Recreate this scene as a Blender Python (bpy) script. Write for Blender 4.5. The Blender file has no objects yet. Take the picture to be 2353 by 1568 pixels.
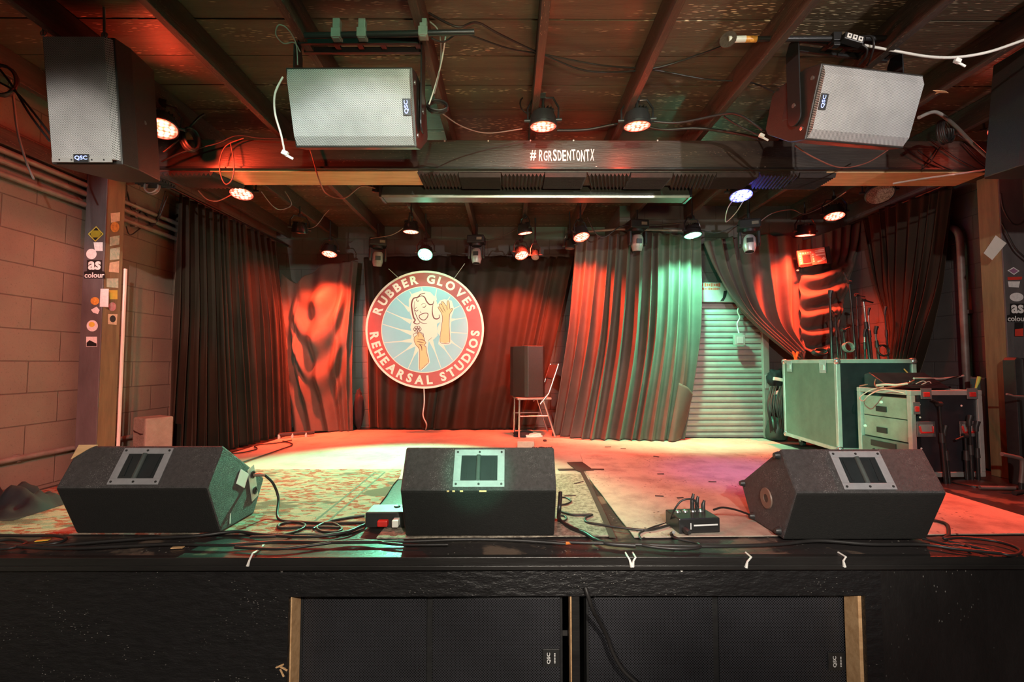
import bpy, bmesh, math, random
from mathutils import Vector, Matrix, Euler, noise

C = bpy.context.scene.collection
SC = bpy.context.scene
R = math.radians
PI = math.pi
random.seed(7)

# ------------------------------------------------------------------ camera, world, exposure, house and added lights
STAGE = 0.9                       # height of the stage deck
EYE = Vector((0.0, 0.0, STAGE + 0.818))
FPX = 1060.0                      # focal length in pixels of a 2353 wide frame
TILT, YAW = R(2.81), R(-0.243)
CAMROT = Matrix.Rotation(YAW, 3, 'Z') @ Matrix.Rotation(PI / 2 + TILT, 3, 'X')
cam_d = bpy.data.cameras.new('camera')
cam_d.sensor_width = 36.0
cam_d.lens = FPX / 2353.0 * 36.0
cam_d.clip_start = 0.02
cam = bpy.data.objects.new('camera', cam_d)
C.objects.link(cam)
cam.matrix_world = Matrix.Translation(EYE) @ CAMROT.to_4x4()
SC.camera = cam

SC.view_settings.view_transform = 'Standard'
SC.view_settings.look = 'None'
SC.view_settings.gamma = 1.0
SC.view_settings.use_curve_mapping = False
SC.view_settings.exposure = 0.45

world = bpy.data.worlds.new('world')
SC.world = world
world.use_nodes = True
world.node_tree.nodes['Background'].inputs[0].default_value = (1.0, 0.84, 0.68, 1)
world.node_tree.nodes['Background'].inputs[1].default_value = 0.03

RED = (1.0, 0.06, 0.022)
GREEN = (0.20, 1.0, 0.56)
BLUE = (0.08, 0.10, 1.0)


def spot(name, loc, target, color, energy, angle=60, blend=0.6, size=0.06, parent=None):
    d = bpy.data.lights.new(name, 'SPOT')
    d.color = color
    d.energy = energy
    d.spot_size = R(angle)
    d.spot_blend = blend
    d.shadow_soft_size = size
    o = bpy.data.objects.new(name, d)
    C.objects.link(o)
    v = Vector(target) - Vector(loc)
    m = Matrix.Translation(Vector(loc)) @ v.to_track_quat('-Z', 'Y').to_matrix().to_4x4()
    if parent is not None:
        o.parent = parent
        o.matrix_local = parent.matrix_world.inverted() @ m
    else:
        o.matrix_world = m
    return o


# unseen house spots; several are added to brighten one part each
spot('unseen_white_spot', (1.08, -2.6, 3.405), (-1.9, 2.6, 1.9), (1.0, 0.89, 0.75), 760, 62, 0.35, 0.03)
spot('unseen_white_spot', (-1.0, -2.8, 3.30), (2.4, 2.8, 2.0), (1.0, 0.90, 0.78), 520, 55, 0.35, 0.05)
spot('unseen_white_spot', (2.75, -1.2, 2.55), (1.95, 2.6, 3.15), (1.0, 0.93, 0.90), 340, 40, 0.4, 0.04)
spot('unseen_white_spot', (-1.75, -1.3, 2.45), (-2.25, 2.4, 2.55), (1.0, 0.93, 0.84), 300, 19, 0.5, 0.04)  # dedicated spot added to brighten the left hung speaker's lower half
spot('unseen_white_spot', (-0.35, -2.6, 3.0), (-1.0, 5.4, 2.15), (0.92, 0.97, 1.0), 640, 15, 0.35, 0.04)  # narrow spot added to brighten the round sign
spot('unseen_white_spot', (0.3, -2.5, 3.34), (1.45, 3.7, 0.9), (1.0, 0.92, 0.80), 620, 24, 0.7, 0.05)  # extra spot added to lift the right side of the floor
spot('unseen_green_spot', (0.75, -2.4, 3.28), (-0.25, 2.9, 2.65), GREEN, 260, 42, 0.5, 0.04)
spot('unseen_green_spot', (-2.3, -1.6, 3.1), (2.95, 4.15, 1.35), GREEN, 2000, 10, 0.5, 0.04)  # tight green spot added for the side of the tall case
spot('unseen_green_spot', (0.60, -2.4, 3.28), (-0.145, 2.12, 1.225), GREEN, 1000, 4, 0.5, 0.03)  # very narrow spot added to turn the middle monitor's handle plate green
spot('house_red_spot', (-0.3, -1.6, 3.2), (-3.07, 3.05, 1.75), RED, 800, 19, 0.4, 0.05)
spot('house_red_spot', (0.9, 0.6, 2.2), (0.5, 2.0, 3.5), RED, 48, 50, 0.9, 0.05)
spot('added_ceiling_spot', (0.4, -0.6, 1.9), (0.45, 2.5, 3.5), (1.0, 0.76, 0.48), 210, 62, 1.0, 0.1)  # upward spot added to brighten the middle of the ceiling


# ------------------------------------------------------------------ projection of photo points into the room
def ray(px, py):
    return CAMROT @ Vector(((px - 1176.5) / FPX, -(py - 784.0) / FPX, -1.0))


def at(px, py, Y=None, Z=None, X=None):
    d = ray(px, py)
    if Y is not None:
        t = (Y - EYE.y) / d.y
    elif Z is not None:
        t = (Z - EYE.z) / d.z
    else:
        t = (X - EYE.x) / d.x
    return EYE + d * t


def fl(px, py, dz=0.0):
    return at(px, py, Z=STAGE + dz)


# ------------------------------------------------------------------ materials
MATS = {}


def N(nt, t, **kw):
    n = nt.nodes.new(t)
    for k, v in kw.items():
        setattr(n, k, v)
    return n


def base_mat(name):
    m = bpy.data.materials.new(name)
    m.use_nodes = True
    nt = m.node_tree
    b = nt.nodes['Principled BSDF']
    MATS[name] = m
    return m, nt, b


def col4(c):
    return (c[0], c[1], c[2], 1.0)


def mixc(nt, fac, a, b):
    n = N(nt, 'ShaderNodeMix', data_type='RGBA')
    for sock, v in ((0, fac), (6, a), (7, b)):
        if hasattr(v, 'is_linked'):
            nt.links.new(v, n.inputs[sock])
        elif sock == 0:
            n.inputs[0].default_value = v
        else:
            n.inputs[sock].default_value = col4(v)
    return n.outputs[2]


def ramp(nt, v, lo, hi, a=0.0, b=1.0):
    n = N(nt, 'ShaderNodeMapRange')
    n.inputs[1].default_value, n.inputs[2].default_value = lo, hi
    n.inputs[3].default_value, n.inputs[4].default_value = a, b
    nt.links.new(v, n.inputs[0])
    return n.outputs[0]


def coords(nt, stretch=(1, 1, 1), kind='Object'):
    tc = N(nt, 'ShaderNodeTexCoord')
    mp = N(nt, 'ShaderNodeMapping')
    mp.inputs['Scale'].default_value = stretch
    nt.links.new(tc.outputs[kind], mp.inputs[0])
    return mp.outputs[0]


def noise_tex(nt, vec, scale, detail=5, rough=0.6):
    n = N(nt, 'ShaderNodeTexNoise')
    n.inputs['Scale'].default_value = scale
    n.inputs['Detail'].default_value = detail
    n.inputs['Roughness'].default_value = rough
    nt.links.new(vec, n.inputs['Vector'])
    return n.outputs[0]


def bump(nt, b, h, strength, dist=0.01):
    n = N(nt, 'ShaderNodeBump')
    n.inputs['Strength'].default_value = strength
    n.inputs['Distance'].default_value = dist
    nt.links.new(h, n.inputs['Height'])
    nt.links.new(n.outputs[0], b.inputs['Normal'])


def mat(name, col, rough=0.6, metal=0.0, col2=None, scale=9.0, lo=0.35, hi=0.7, bmp=0.0, bscale=None,
        spec=0.5, sheen=0.0, stretch=(1, 1, 1), fleck=None, fscale=60, fthr=0.06, coat=0.0):
    if name in MATS:
        return MATS[name]
    m, nt, b = base_mat(name)
    b.inputs['Roughness'].default_value = rough
    b.inputs['Metallic'].default_value = metal
    b.inputs['Specular IOR Level'].default_value = spec
    b.inputs['Coat Weight'].default_value = coat
    if sheen:
        b.inputs['Sheen Weight'].default_value = sheen
        b.inputs['Sheen Roughness'].default_value = 0.35
        b.inputs['Sheen Tint'].default_value = (1.0, 0.80, 0.62, 1)
    v = coords(nt, stretch)
    if col2 is None:
        col2 = tuple(min(1, c * 0.7) for c in col)
    n = noise_tex(nt, v, scale, 6, 0.65)
    c = mixc(nt, ramp(nt, n, lo, hi), col, col2)
    if fleck is not None:
        vo = N(nt, 'ShaderNodeTexVoronoi')
        vo.inputs['Scale'].default_value = fscale
        nt.links.new(v, vo.inputs['Vector'])
        n2 = noise_tex(nt, v, fscale * 0.07, 3)
        mul = N(nt, 'ShaderNodeMath', operation='MULTIPLY')
        nt.links.new(ramp(nt, vo.outputs['Distance'], fthr * 1.6, fthr), mul.inputs[0])
        nt.links.new(ramp(nt, n2, 0.5, 0.62), mul.inputs[1])
        c = mixc(nt, mul.outputs[0], c, fleck)
    nt.links.new(c, b.inputs['Base Color'])
    if bmp:
        bump(nt, b, noise_tex(nt, v, bscale or scale * 4, 4), bmp)
    return m


def emit(name, col, strength):
    if name in MATS:
        return MATS[name]
    m, nt, b = base_mat(name)
    b.inputs['Base Color'].default_value = col4(col)
    b.inputs['Emission Color'].default_value = col4(col)
    b.inputs['Emission Strength'].default_value = strength
    return m


def led_lens(name, core, rim, s_core, s_rim):
    """a lens disc full of lit diodes: local x, y on the disc"""
    m, nt, b = base_mat(name)
    v = coords(nt)
    vo = N(nt, 'ShaderNodeTexVoronoi')
    vo.inputs['Scale'].default_value = 34
    vo.inputs['Randomness'].default_value = 0.35
    nt.links.new(v, vo.inputs['Vector'])
    ln = N(nt, 'ShaderNodeVectorMath', operation='LENGTH')
    sep = N(nt, 'ShaderNodeSeparateXYZ')
    cmb = N(nt, 'ShaderNodeCombineXYZ')
    nt.links.new(v, sep.inputs[0])
    nt.links.new(sep.outputs[0], cmb.inputs[0])
    nt.links.new(sep.outputs[1], cmb.inputs[1])
    nt.links.new(cmb.outputs[0], ln.inputs[0])
    cell = ramp(nt, vo.outputs['Distance'], 0.70, 0.36)
    edge = ramp(nt, ln.outputs[1 if len(ln.outputs) > 1 else 0], 0.088, 0.052)
    mul = N(nt, 'ShaderNodeMath', operation='MULTIPLY')
    nt.links.new(cell, mul.inputs[0])
    nt.links.new(edge, mul.inputs[1])
    nt.links.new(mixc(nt, mul.outputs[0], rim, core), b.inputs['Emission Color'])
    nt.links.new(ramp(nt, mul.outputs[0], 0, 1, s_rim, s_core), b.inputs['Emission Strength'])
    b.inputs['Base Color'].default_value = (0.02, 0.02, 0.02, 1)
    return m


def grille_mat(name, metal_col, hole_col, pitch, rough=0.45):
    """perforated steel: holes in a staggered grid on the local x-z plane"""
    m, nt, b = base_mat(name)
    tc = N(nt, 'ShaderNodeTexCoord')
    sep = N(nt, 'ShaderNodeSeparateXYZ')
    cmb = N(nt, 'ShaderNodeCombineXYZ')
    nt.links.new(tc.outputs['Object'], sep.inputs[0])
    nt.links.new(sep.outputs[0], cmb.inputs[0])
    nt.links.new(sep.outputs[2], cmb.inputs[1])
    mp = N(nt, 'ShaderNodeMapping')
    mp.inputs['Rotation'].default_value = (0, 0, R(45))
    nt.links.new(cmb.outputs[0], mp.inputs[0])
    vo = N(nt, 'ShaderNodeTexVoronoi', voronoi_dimensions='2D')
    vo.inputs['Scale'].default_value = 1.0 / pitch
    vo.inputs['Randomness'].default_value = 0.0
    nt.links.new(mp.outputs[0], vo.inputs['Vector'])
    hole = ramp(nt, vo.outputs['Distance'], 0.40, 0.30)
    big = noise_tex(nt, cmb.outputs[0], 5.0, 3)
    mc = mixc(nt, ramp(nt, big, 0.35, 0.7), metal_col, tuple(c * 0.75 for c in metal_col))
    nt.links.new(mixc(nt, hole, mc, hole_col), b.inputs['Base Color'])
    b.inputs['Roughness'].default_value = rough
    b.inputs['Specular IOR Level'].default_value = 0.3
    return m


def block_mat(name, axis, paint, paint2, mortar):
    """painted concrete blocks, 16 x 8 inch courses; axis = the wall's long direction"""
    m, nt, b = base_mat(name)
    tc = N(nt, 'ShaderNodeTexCoord')
    sep = N(nt, 'ShaderNodeSeparateXYZ')
    cmb = N(nt, 'ShaderNodeCombineXYZ')
    nt.links.new(tc.outputs['Object'], sep.inputs[0])
    nt.links.new(sep.outputs[axis], cmb.inputs[0])
    nt.links.new(sep.outputs[2], cmb.inputs[1])
    br = N(nt, 'ShaderNodeTexBrick')
    br.offset = 0.5
    br.inputs['Scale'].default_value = 1.0
    br.inputs['Brick Width'].default_value = 0.4064
    br.inputs['Row Height'].default_value = 0.2032
    br.inputs['Mortar Size'].default_value = 0.0045
    br.inputs['Mortar Smooth'].default_value = 0.6
    mp = N(nt, 'ShaderNodeMapping')
    mp.inputs['Location'].default_value = (0.09, 0.0953, 0)
    nt.links.new(cmb.outputs[0], mp.inputs[0])
    nt.links.new(mp.outputs[0], br.inputs['Vector'])
    v = tc.outputs['Object']
    n1 = noise_tex(nt, v, 2.2, 5)
    c = mixc(nt, ramp(nt, n1, 0.35, 0.7), paint, paint2)
    pores = noise_tex(nt, v, 95, 3, 0.7)
    c = mixc(nt, ramp(nt, pores, 0.60, 0.72, 0, 0.6), c, tuple(x * 0.35 for x in paint))
    c = mixc(nt, ramp(nt, br.outputs['Fac'], 0.0, 1.0, 0, 0.75), c, mortar)
    nt.links.new(c, b.inputs['Base Color'])
    b.inputs['Roughness'].default_value = 0.7
    sub = N(nt, 'ShaderNodeMath', operation='SUBTRACT')
    mm = N(nt, 'ShaderNodeMath', operation='MULTIPLY')
    mm.inputs[1].default_value = 0.25
    nt.links.new(pores, mm.inputs[0])
    nt.links.new(mm.outputs[0], sub.inputs[0])
    nt.links.new(br.outputs['Fac'], sub.inputs[1])
    bump(nt, b, sub.outputs[0], 0.55, 0.012)
    return m


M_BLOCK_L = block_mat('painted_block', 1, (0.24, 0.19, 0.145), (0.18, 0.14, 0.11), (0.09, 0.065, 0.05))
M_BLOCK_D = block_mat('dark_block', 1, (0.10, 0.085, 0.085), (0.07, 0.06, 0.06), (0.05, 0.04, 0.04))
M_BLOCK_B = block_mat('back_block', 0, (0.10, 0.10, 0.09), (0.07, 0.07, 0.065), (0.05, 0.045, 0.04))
M_BOARD = mat('ceiling_board', (0.10, 0.075, 0.048), 0.45, 0, (0.045, 0.032, 0.021), 5, 0.3, 0.75, 0.25, 30, stretch=(0.35, 4, 1),
              fleck=(0.95, 0.80, 0.55), fscale=42, fthr=0.17)  # peeled paint flecks, with their glint put into the pale colour
M_JOIST = mat('joist_wood', (0.07, 0.048, 0.034), 0.6, 0, (0.03, 0.02, 0.016), 7, 0.35, 0.7, 0.3, 30, stretch=(5, 0.5, 5),
              fleck=(0.5, 0.38, 0.25), fscale=50, fthr=0.12)
M_BEAM = mat('beam_wood', (0.06, 0.046, 0.036), 0.42, 0, (0.025, 0.019, 0.016), 5, 0.3, 0.7, 0.2, 24, stretch=(0.5, 4, 4),
             fleck=(0.32, 0.24, 0.16), fscale=46, fthr=0.1)
M_PINE = mat('raw_pine', (0.74, 0.46, 0.24), 0.55, 0, (0.52, 0.28, 0.13), 6, 0.4, 0.72, 0.1, 30, stretch=(0.5, 5, 5))
M_POSTWOOD = mat('post_wood', (0.22, 0.17, 0.085), 0.5, 0, (0.13, 0.095, 0.05), 6, 0.35, 0.7, 0.15, 30, stretch=(4, 4, 0.5))
M_POSTGREY = mat('grey_post_paint', (0.115, 0.105, 0.11), 0.45, 0, (0.075, 0.068, 0.072), 5, 0.3, 0.7, 0.15, 20, stretch=(3, 3, 0.8))
M_DECK = mat('black_deck_paint', (0.03, 0.026, 0.026), 0.3, 0, (0.15, 0.105, 0.08), 3.2, 0.56, 0.62, 0.2, 40, spec=0.6,
             fleck=(0.35, 0.32, 0.28), fscale=40, fthr=0.1)
M_PANEL = mat('black_strand_board', (0.008, 0.0075, 0.008), 0.45, 0, (0.014, 0.013, 0.014), 30, 0.35, 0.7, 0.8, 26, stretch=(0.6, 1, 1.6),
              fleck=(0.32, 0.30, 0.28), fscale=75, fthr=0.09)
M_NOSE = mat('black_nosing', (0.022, 0.02, 0.019), 0.35, 0, (0.012, 0.011, 0.011), 4, 0.3, 0.7, 0.15, 30, stretch=(0.5, 4, 4))
M_SCUFF = mat('scuffed_black_panel', (0.009, 0.008, 0.008), 0.5, 0, (0.015, 0.013, 0.013), 6, 0.4, 0.7, 0.3, 40, stretch=(1, 1, 0.5),
              fleck=(0.2, 0.19, 0.18), fscale=60, fthr=0.09)
M_CONC = mat('concrete_floor', (0.09, 0.085, 0.08), 0.7, 0, (0.05, 0.05, 0.05), 3, 0.3, 0.7, 0.2, 30)
M_PALE = mat('pale_carpet', (0.44, 0.40, 0.34), 0.9, 0, (0.31, 0.275, 0.23), 3.0, 0.42, 0.72, 0.5, 190, spec=0.1,
             fleck=(0.16, 0.12, 0.09), fscale=26, fthr=0.10)
M_PALE2 = mat('worn_tan_carpet', (0.48, 0.40, 0.33), 0.9, 0, (0.26, 0.20, 0.17), 4.5, 0.45, 0.75, 0.5, 170, spec=0.1,
              fleck=(0.10, 0.07, 0.06), fscale=30, fthr=0.14)
M_GREYRUG = mat('speckled_grey_rug', (0.36, 0.31, 0.25), 0.9, 0, (0.17, 0.14, 0.115), 42, 0.42, 0.62, 0.6, 120, spec=0.1,
                fleck=(0.06, 0.05, 0.04), fscale=55, fthr=0.2)
M_CABLE = mat('black_cable', (0.02, 0.018, 0.018), 0.45)
M_CABLEW = mat('white_cable', (0.62, 0.60, 0.55), 0.5)
M_CABLEG = mat('grey_cable', (0.22, 0.20, 0.18), 0.5)
M_BLACK = mat('black_plastic', (0.018, 0.018, 0.019), 0.42, 0, (0.028, 0.028, 0.028), 30)
M_BLACKM = mat('black_metal', (0.025, 0.025, 0.026), 0.30, 0.3, (0.03, 0.03, 0.03), 20)
M_CAB = mat('speaker_cabinet', (0.02, 0.019, 0.018), 0.40, 0, (0.03, 0.026, 0.022), 60, bmp=0.25, bscale=260)
M_GRILLE = grille_mat('speaker_grille', (0.55, 0.55, 0.55), (0.025, 0.025, 0.025), 0.0058)
M_SUBG = grille_mat('subwoofer_grille', (0.045, 0.045, 0.053), (0.002, 0.002, 0.002), 0.0085)
M_WEDGE = mat('textured_wedge_coat', (0.085, 0.08, 0.082), 0.6, 0, (0.05, 0.047, 0.048), 60, 0.35, 0.65, 1.0, 210,
              fleck=(0.22, 0.21, 0.21), fscale=150, fthr=0.22)
M_WEDGEF = mat('carpeted_wedge_front', (0.007, 0.0065, 0.006), 0.8, 0, (0.011, 0.010, 0.009), 50, bmp=0.5, bscale=190,
               fleck=(0.2, 0.19, 0.18), fscale=24, fthr=0.03)
M_PLATE = mat('grey_handle_plate', (0.33, 0.33, 0.35), 0.45, 0.2, (0.27, 0.27, 0.29), 25)
M_CUP = mat('handle_cup', (0.022, 0.026, 0.028), 0.3)
M_CHROME = mat('chrome', (0.75, 0.75, 0.76), 0.2, 0.9, (0.6, 0.6, 0.62), 15)
M_ALU = mat('aluminium_edge', (0.62, 0.62, 0.60), 0.38, 0.55, (0.48, 0.48, 0.47), 10)
M_LAM_G = mat('case_laminate', (0.15, 0.19, 0.155), 0.45, 0, (0.11, 0.14, 0.115), 8)
M_LAM_B = mat('black_laminate', (0.018, 0.017, 0.022), 0.3, 0, (0.028, 0.026, 0.032), 12)
M_AMP = mat('amplifier_face', (0.34, 0.35, 0.30), 0.45, 0.2, (0.23, 0.23, 0.19), 7)
M_REDP = mat('red_plastic', (0.65, 0.03, 0.025), 0.4)
M_RUST = mat('grey_pipe', (0.27, 0.24, 0.21), 0.5, 0.2, (0.18, 0.14, 0.12), 12)
M_PIPEDARK = mat('dark_pipe', (0.12, 0.08, 0.07), 0.5, 0.2, (0.2, 0.17, 0.16), 6)
M_WHITE = mat('white_paper', (0.8, 0.78, 0.74), 0.6, 0, (0.74, 0.72, 0.68), 20)
M_CBLOCK = mat('concrete_block', (0.34, 0.30, 0.24), 0.9, 0, (0.24, 0.21, 0.17), 14, bmp=0.6, bscale=70)
M_BRICK = mat('pale_brick', (0.52, 0.46, 0.38), 0.9, 0, (0.42, 0.36, 0.3), 25, bmp=0.5, bscale=120)
M_STEEL = mat('shutter_steel', (0.40, 0.39, 0.36), 0.42, 0.35, (0.30, 0.29, 0.27), 4)
M_FOAM = mat('acoustic_foam', (0.045, 0.034, 0.030), 0.95, 0, (0.03, 0.024, 0.022), 30, bmp=0.3, bscale=200)
M_TUBEFIX = mat('fixture_housing', (0.10, 0.115, 0.10), 0.35, 0.2, (0.06, 0.07, 0.06), 5)
M_CLOTH = mat('black_cloth', (0.007, 0.0065, 0.010), 0.8, 0, (0.012, 0.011, 0.016), 12, sheen=0.04)
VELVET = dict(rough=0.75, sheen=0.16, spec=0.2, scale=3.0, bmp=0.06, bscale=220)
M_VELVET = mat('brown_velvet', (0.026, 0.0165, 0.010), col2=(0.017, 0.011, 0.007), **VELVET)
M_VELVET_L = mat('paler_velvet', (0.10, 0.085, 0.072), col2=(0.07, 0.058, 0.05), **VELVET)  # paler, greyer base than the brown velvet
M_TAPE = mat('gaffer_tape', (0.05, 0.02, 0.018), 0.6)
M_ORANGE = mat('orange_tie', (0.8, 0.22, 0.04), 0.5)
M_SIGNRED = mat('sign_red', (0.45, 0.075, 0.065), 0.5, 0, (0.38, 0.06, 0.055), 6)
M_SIGNBLUE = mat('sign_blue', (0.30, 0.56, 0.64), 0.5, 0, (0.28, 0.53, 0.60), 4)
M_CREAM = mat('sign_cream', (0.80, 0.72, 0.61), 0.5, 0, (0.77, 0.69, 0.58), 4)
M_SKIN = mat('sign_tan', (0.80, 0.50, 0.24), 0.5, 0, (0.78, 0.48, 0.23), 4)
M_LINE = mat('sign_line', (0.22, 0.03, 0.03), 0.5)
M_WHITELOGO = mat('white_lettering', (0.8, 0.8, 0.8), 0.5)
M_LOGOGLOW = emit('lit_badge', (0.25, 0.35, 1.0), 2.2)
M_LENS_OFF = mat('unlit_lens', (0.45, 0.36, 0.28), 0.2, 0.3, (0.16, 0.11, 0.08), 120, 0.4, 0.6)
M_GLASS_D = mat('dark_lens_glass', (0.03, 0.03, 0.03), 0.08, 0.0, spec=0.8)
M_MOVER = mat('moving_head_shell', (0.30, 0.26, 0.25), 0.4, 0.1, (0.2, 0.17, 0.16), 12)
LENS = {
    'red': led_lens('red_diode_lens', (1.0, 0.42, 0.28), (1.0, 0.03, 0.012), 4.5, 2.2),
    'green': led_lens('green_diode_lens', (0.75, 1.0, 0.86), (0.05, 1.0, 0.35), 8.0, 2.0),
    'blue': led_lens('blue_diode_lens', (0.55, 0.60, 1.0), (0.03, 0.04, 1.0), 6.0, 3.0),
}
LCOL = {'red': RED, 'green': GREEN, 'blue': BLUE}


# ------------------------------------------------------------------ mesh builder
class MB:
    def __init__(self):
        self.v, self.f, self.mi = [], [], []
        self.m = 0

    def add(self, vs, fs, M=None):
        o = len(self.v)
        for p in vs:
            p = Vector(p)
            self.v.append(M @ p if M is not None else p)
        for f in fs:
            self.f.append([i + o for i in f])
            self.mi.append(self.m)
        return self

    def box(self, c, s, rot=None, M=None):
        hx, hy, hz = s[0] / 2, s[1] / 2, s[2] / 2
        vs = [Vector((x, y, z)) for x in (-hx, hx) for y in (-hy, hy) for z in (-hz, hz)]
        if rot is not None:
            e = Euler(rot).to_matrix()
            vs = [e @ p for p in vs]
        vs = [p + Vector(c) for p in vs]
        return self.add(vs, [(0, 1, 3, 2), (4, 6, 7, 5), (0, 4, 5, 1), (2, 3, 7, 6), (0, 2, 6, 4), (1, 5, 7, 3)], M)

    def prism(self, poly, a, b, axis='y', M=None):
        """poly of 2D points; axis y: (x,z) pushed along y; x: (y,z); z: (x,y)"""
        n = len(poly)
        mk = {'y': lambda p, t: (p[0], t, p[1]), 'x': lambda p, t: (t, p[0], p[1]), 'z': lambda p, t: (p[0], p[1], t)}[axis]
        vs = [mk(p, a) for p in poly] + [mk(p, b) for p in poly]
        fs = [list(range(n)), list(range(2 * n - 1, n - 1, -1))]
        fs += [(i, i + n, (i + 1) % n + n, (i + 1) % n) for i in range(n)]
        return self.add(vs, fs, M)

    def tube(self, pts, r, n=8, closed=False, M=None, flat=None):
        pts = [Vector(p) for p in pts]
        k = len(pts)
        rs = r if isinstance(r, (list, tuple)) else [r] * k
        vs, fs = [], []
        prev = None
        for i, p in enumerate(pts):
            if closed:
                t = pts[(i + 1) % k] - pts[i - 1]
            else:
                t = pts[min(i + 1, k - 1)] - pts[max(i - 1, 0)]
            if t.length < 1e-9:
                t = Vector((0, 0, 1))
            t.normalize()
            if prev is None:
                u = t.cross(Vector((0, 0, 1)) if abs(t.z) < 0.9 else Vector((1, 0, 0)))
            else:
                u = prev - t * prev.dot(t)
                if u.length < 1e-6:
                    u = t.cross(Vector((1, 0, 0)))
            u.normalize()
            prev = u
            w = t.cross(u)
            for j in range(n):
                a = 2 * PI * j / n
                vs.append(p + (u * math.cos(a) + w * math.sin(a)) * rs[i])
        for i in range(k if closed else k - 1):
            for j in range(n):
                a, b2 = i * n + j, i * n + (j + 1) % n
                c, d = ((i + 1) % k) * n + (j + 1) % n, ((i + 1) % k) * n + j
                fs.append((a, b2, c, d))
        if not closed:
            fs.append(list(range(n - 1, -1, -1)))
            fs.append([(k - 1) * n + j for j in range(n)])
        return self.add(vs, fs, M)

    def lathe(self, prof, n=24, M=None):
        """profile of (radius, z), closed ends where radius is 0"""
        vs, fs, rings = [], [], []
        for r, z in prof:
            if r < 1e-6:
                rings.append([len(vs)])
                vs.append((0, 0, z))
            else:
                rings.append(list(range(len(vs), len(vs) + n)))
                vs += [(r * math.cos(2 * PI * j / n), r * math.sin(2 * PI * j / n), z) for j in range(n)]
        for a, b2 in zip(rings, rings[1:]):
            for j in range(n):
                j2 = (j + 1) % n
                if len(a) == 1 and len(b2) == 1:
                    continue
                if len(a) == 1:
                    fs.append((a[0], b2[j2], b2[j]))
                elif len(b2) == 1:
                    fs.append((a[j], a[j2], b2[0]))
                else:
                    fs.append((a[j], a[j2], b2[j2], b2[j]))
        return self.add(vs, fs, M)

    def grid(self, P):
        """P[i][j] -> quads"""
        nu, nv = len(P), len(P[0])
        vs = [p for row in P for p in row]
        fs = [(i * nv + j, (i + 1) * nv + j, (i + 1) * nv + j + 1, i * nv + j + 1) for i in range(nu - 1) for j in range(nv - 1)]
        return self.add(vs, fs)

    def build(self, name, mats, parent=None, smooth=None, bevel=0.0, solid=0.0, fixn=True, world=False):
        me = bpy.data.meshes.new(name)
        me.from_pydata([tuple(p) for p in self.v], [], self.f)
        if not isinstance(mats, (list, tuple)):
            mats = [mats]
        for m in mats:
            me.materials.append(m)
        me.polygons.foreach_set('material_index', self.mi)
        if fixn:
            bm = bmesh.new()
            bm.from_mesh(me)
            bmesh.ops.recalc_face_normals(bm, faces=bm.faces)
            bm.to_mesh(me)
            bm.free()
        if smooth is not None:
            me.polygons.foreach_set('use_smooth', [True] * len(me.polygons))
            if smooth < 180:
                me.set_sharp_from_angle(angle=R(smooth))
        me.update()
        o = bpy.data.objects.new(name, me)
        C.objects.link(o)
        if parent is not None:
            o.parent = parent
            if world:
                o.matrix_local = parent.matrix_world.inverted()
        if solid:
            md = o.modifiers.new('thickness', 'SOLIDIFY')
            md.thickness = solid
            md.offset = 0
        if bevel:
            md = o.modifiers.new('edge', 'BEVEL')
            md.width = bevel
            md.segments = 2
            md.limit_method = 'ANGLE'
            md.angle_limit = R(35)
            md.harden_normals = False
        return o


def tag(o, label=None, cat=None, group=None, kind=None):
    if label:
        o['label'] = label
    if cat:
        o['category'] = cat
    if group:
        o['group'] = group
    if kind:
        o['kind'] = kind
    return o


def struct(o):
    o['kind'] = 'structure'
    return o


def thing(name, label, cat, loc=(0, 0, 0), rot=None, group=None):
    o = bpy.data.objects.new(name, None)
    o.empty_display_size = 0.05
    C.objects.link(o)
    m = Matrix.Translation(Vector(loc))
    if rot is not None:
        m = m @ (rot.to_4x4() if hasattr(rot, 'to_4x4') and not isinstance(rot, Euler) else Euler(rot).to_matrix().to_4x4())
    o.matrix_world = m
    return tag(o, label, cat, group)


def catmull(pts, per=8, closed=False):
    pts = [Vector(p) for p in pts]
    n = len(pts)
    out = []
    rng = n if closed else n - 1
    for i in range(rng):
        if closed:
            p0, p1, p2, p3 = pts[i - 1], pts[i], pts[(i + 1) % n], pts[(i + 2) % n]
        else:
            p0, p1, p2, p3 = pts[max(i - 1, 0)], pts[i], pts[i + 1], pts[min(i + 2, n - 1)]
        for k in range(per):
            t = k / per
            out.append(0.5 * ((2 * p1) + (p2 - p0) * t + (2 * p0 - 5 * p1 + 4 * p2 - p3) * t * t + (3 * p1 - p0 - 3 * p2 + p3) * t ** 3))
    if not closed:
        out.append(pts[-1])
    return out


def cable(name, label, pts, r=0.006, m=None, group=None, cat='cable', per=7, n=7, parent=None):
    """points: (px, py) lie on the deck; (px, py, Y) hang in space at depth Y"""
    P = []
    for p in pts:
        if isinstance(p, Vector):
            P.append(p)
        elif len(p) == 2:
            P.append(fl(p[0], p[1], 0.012 + r))
        else:
            P.append(at(p[0], p[1], Y=p[2]))
    b = MB()
    b.tube(catmull(P, per), r, n)
    o = b.build(name, m or M_CABLE, parent, smooth=60)
    if parent is None:
        tag(o, label, cat, group)
    return o


_TXT = {}


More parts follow.
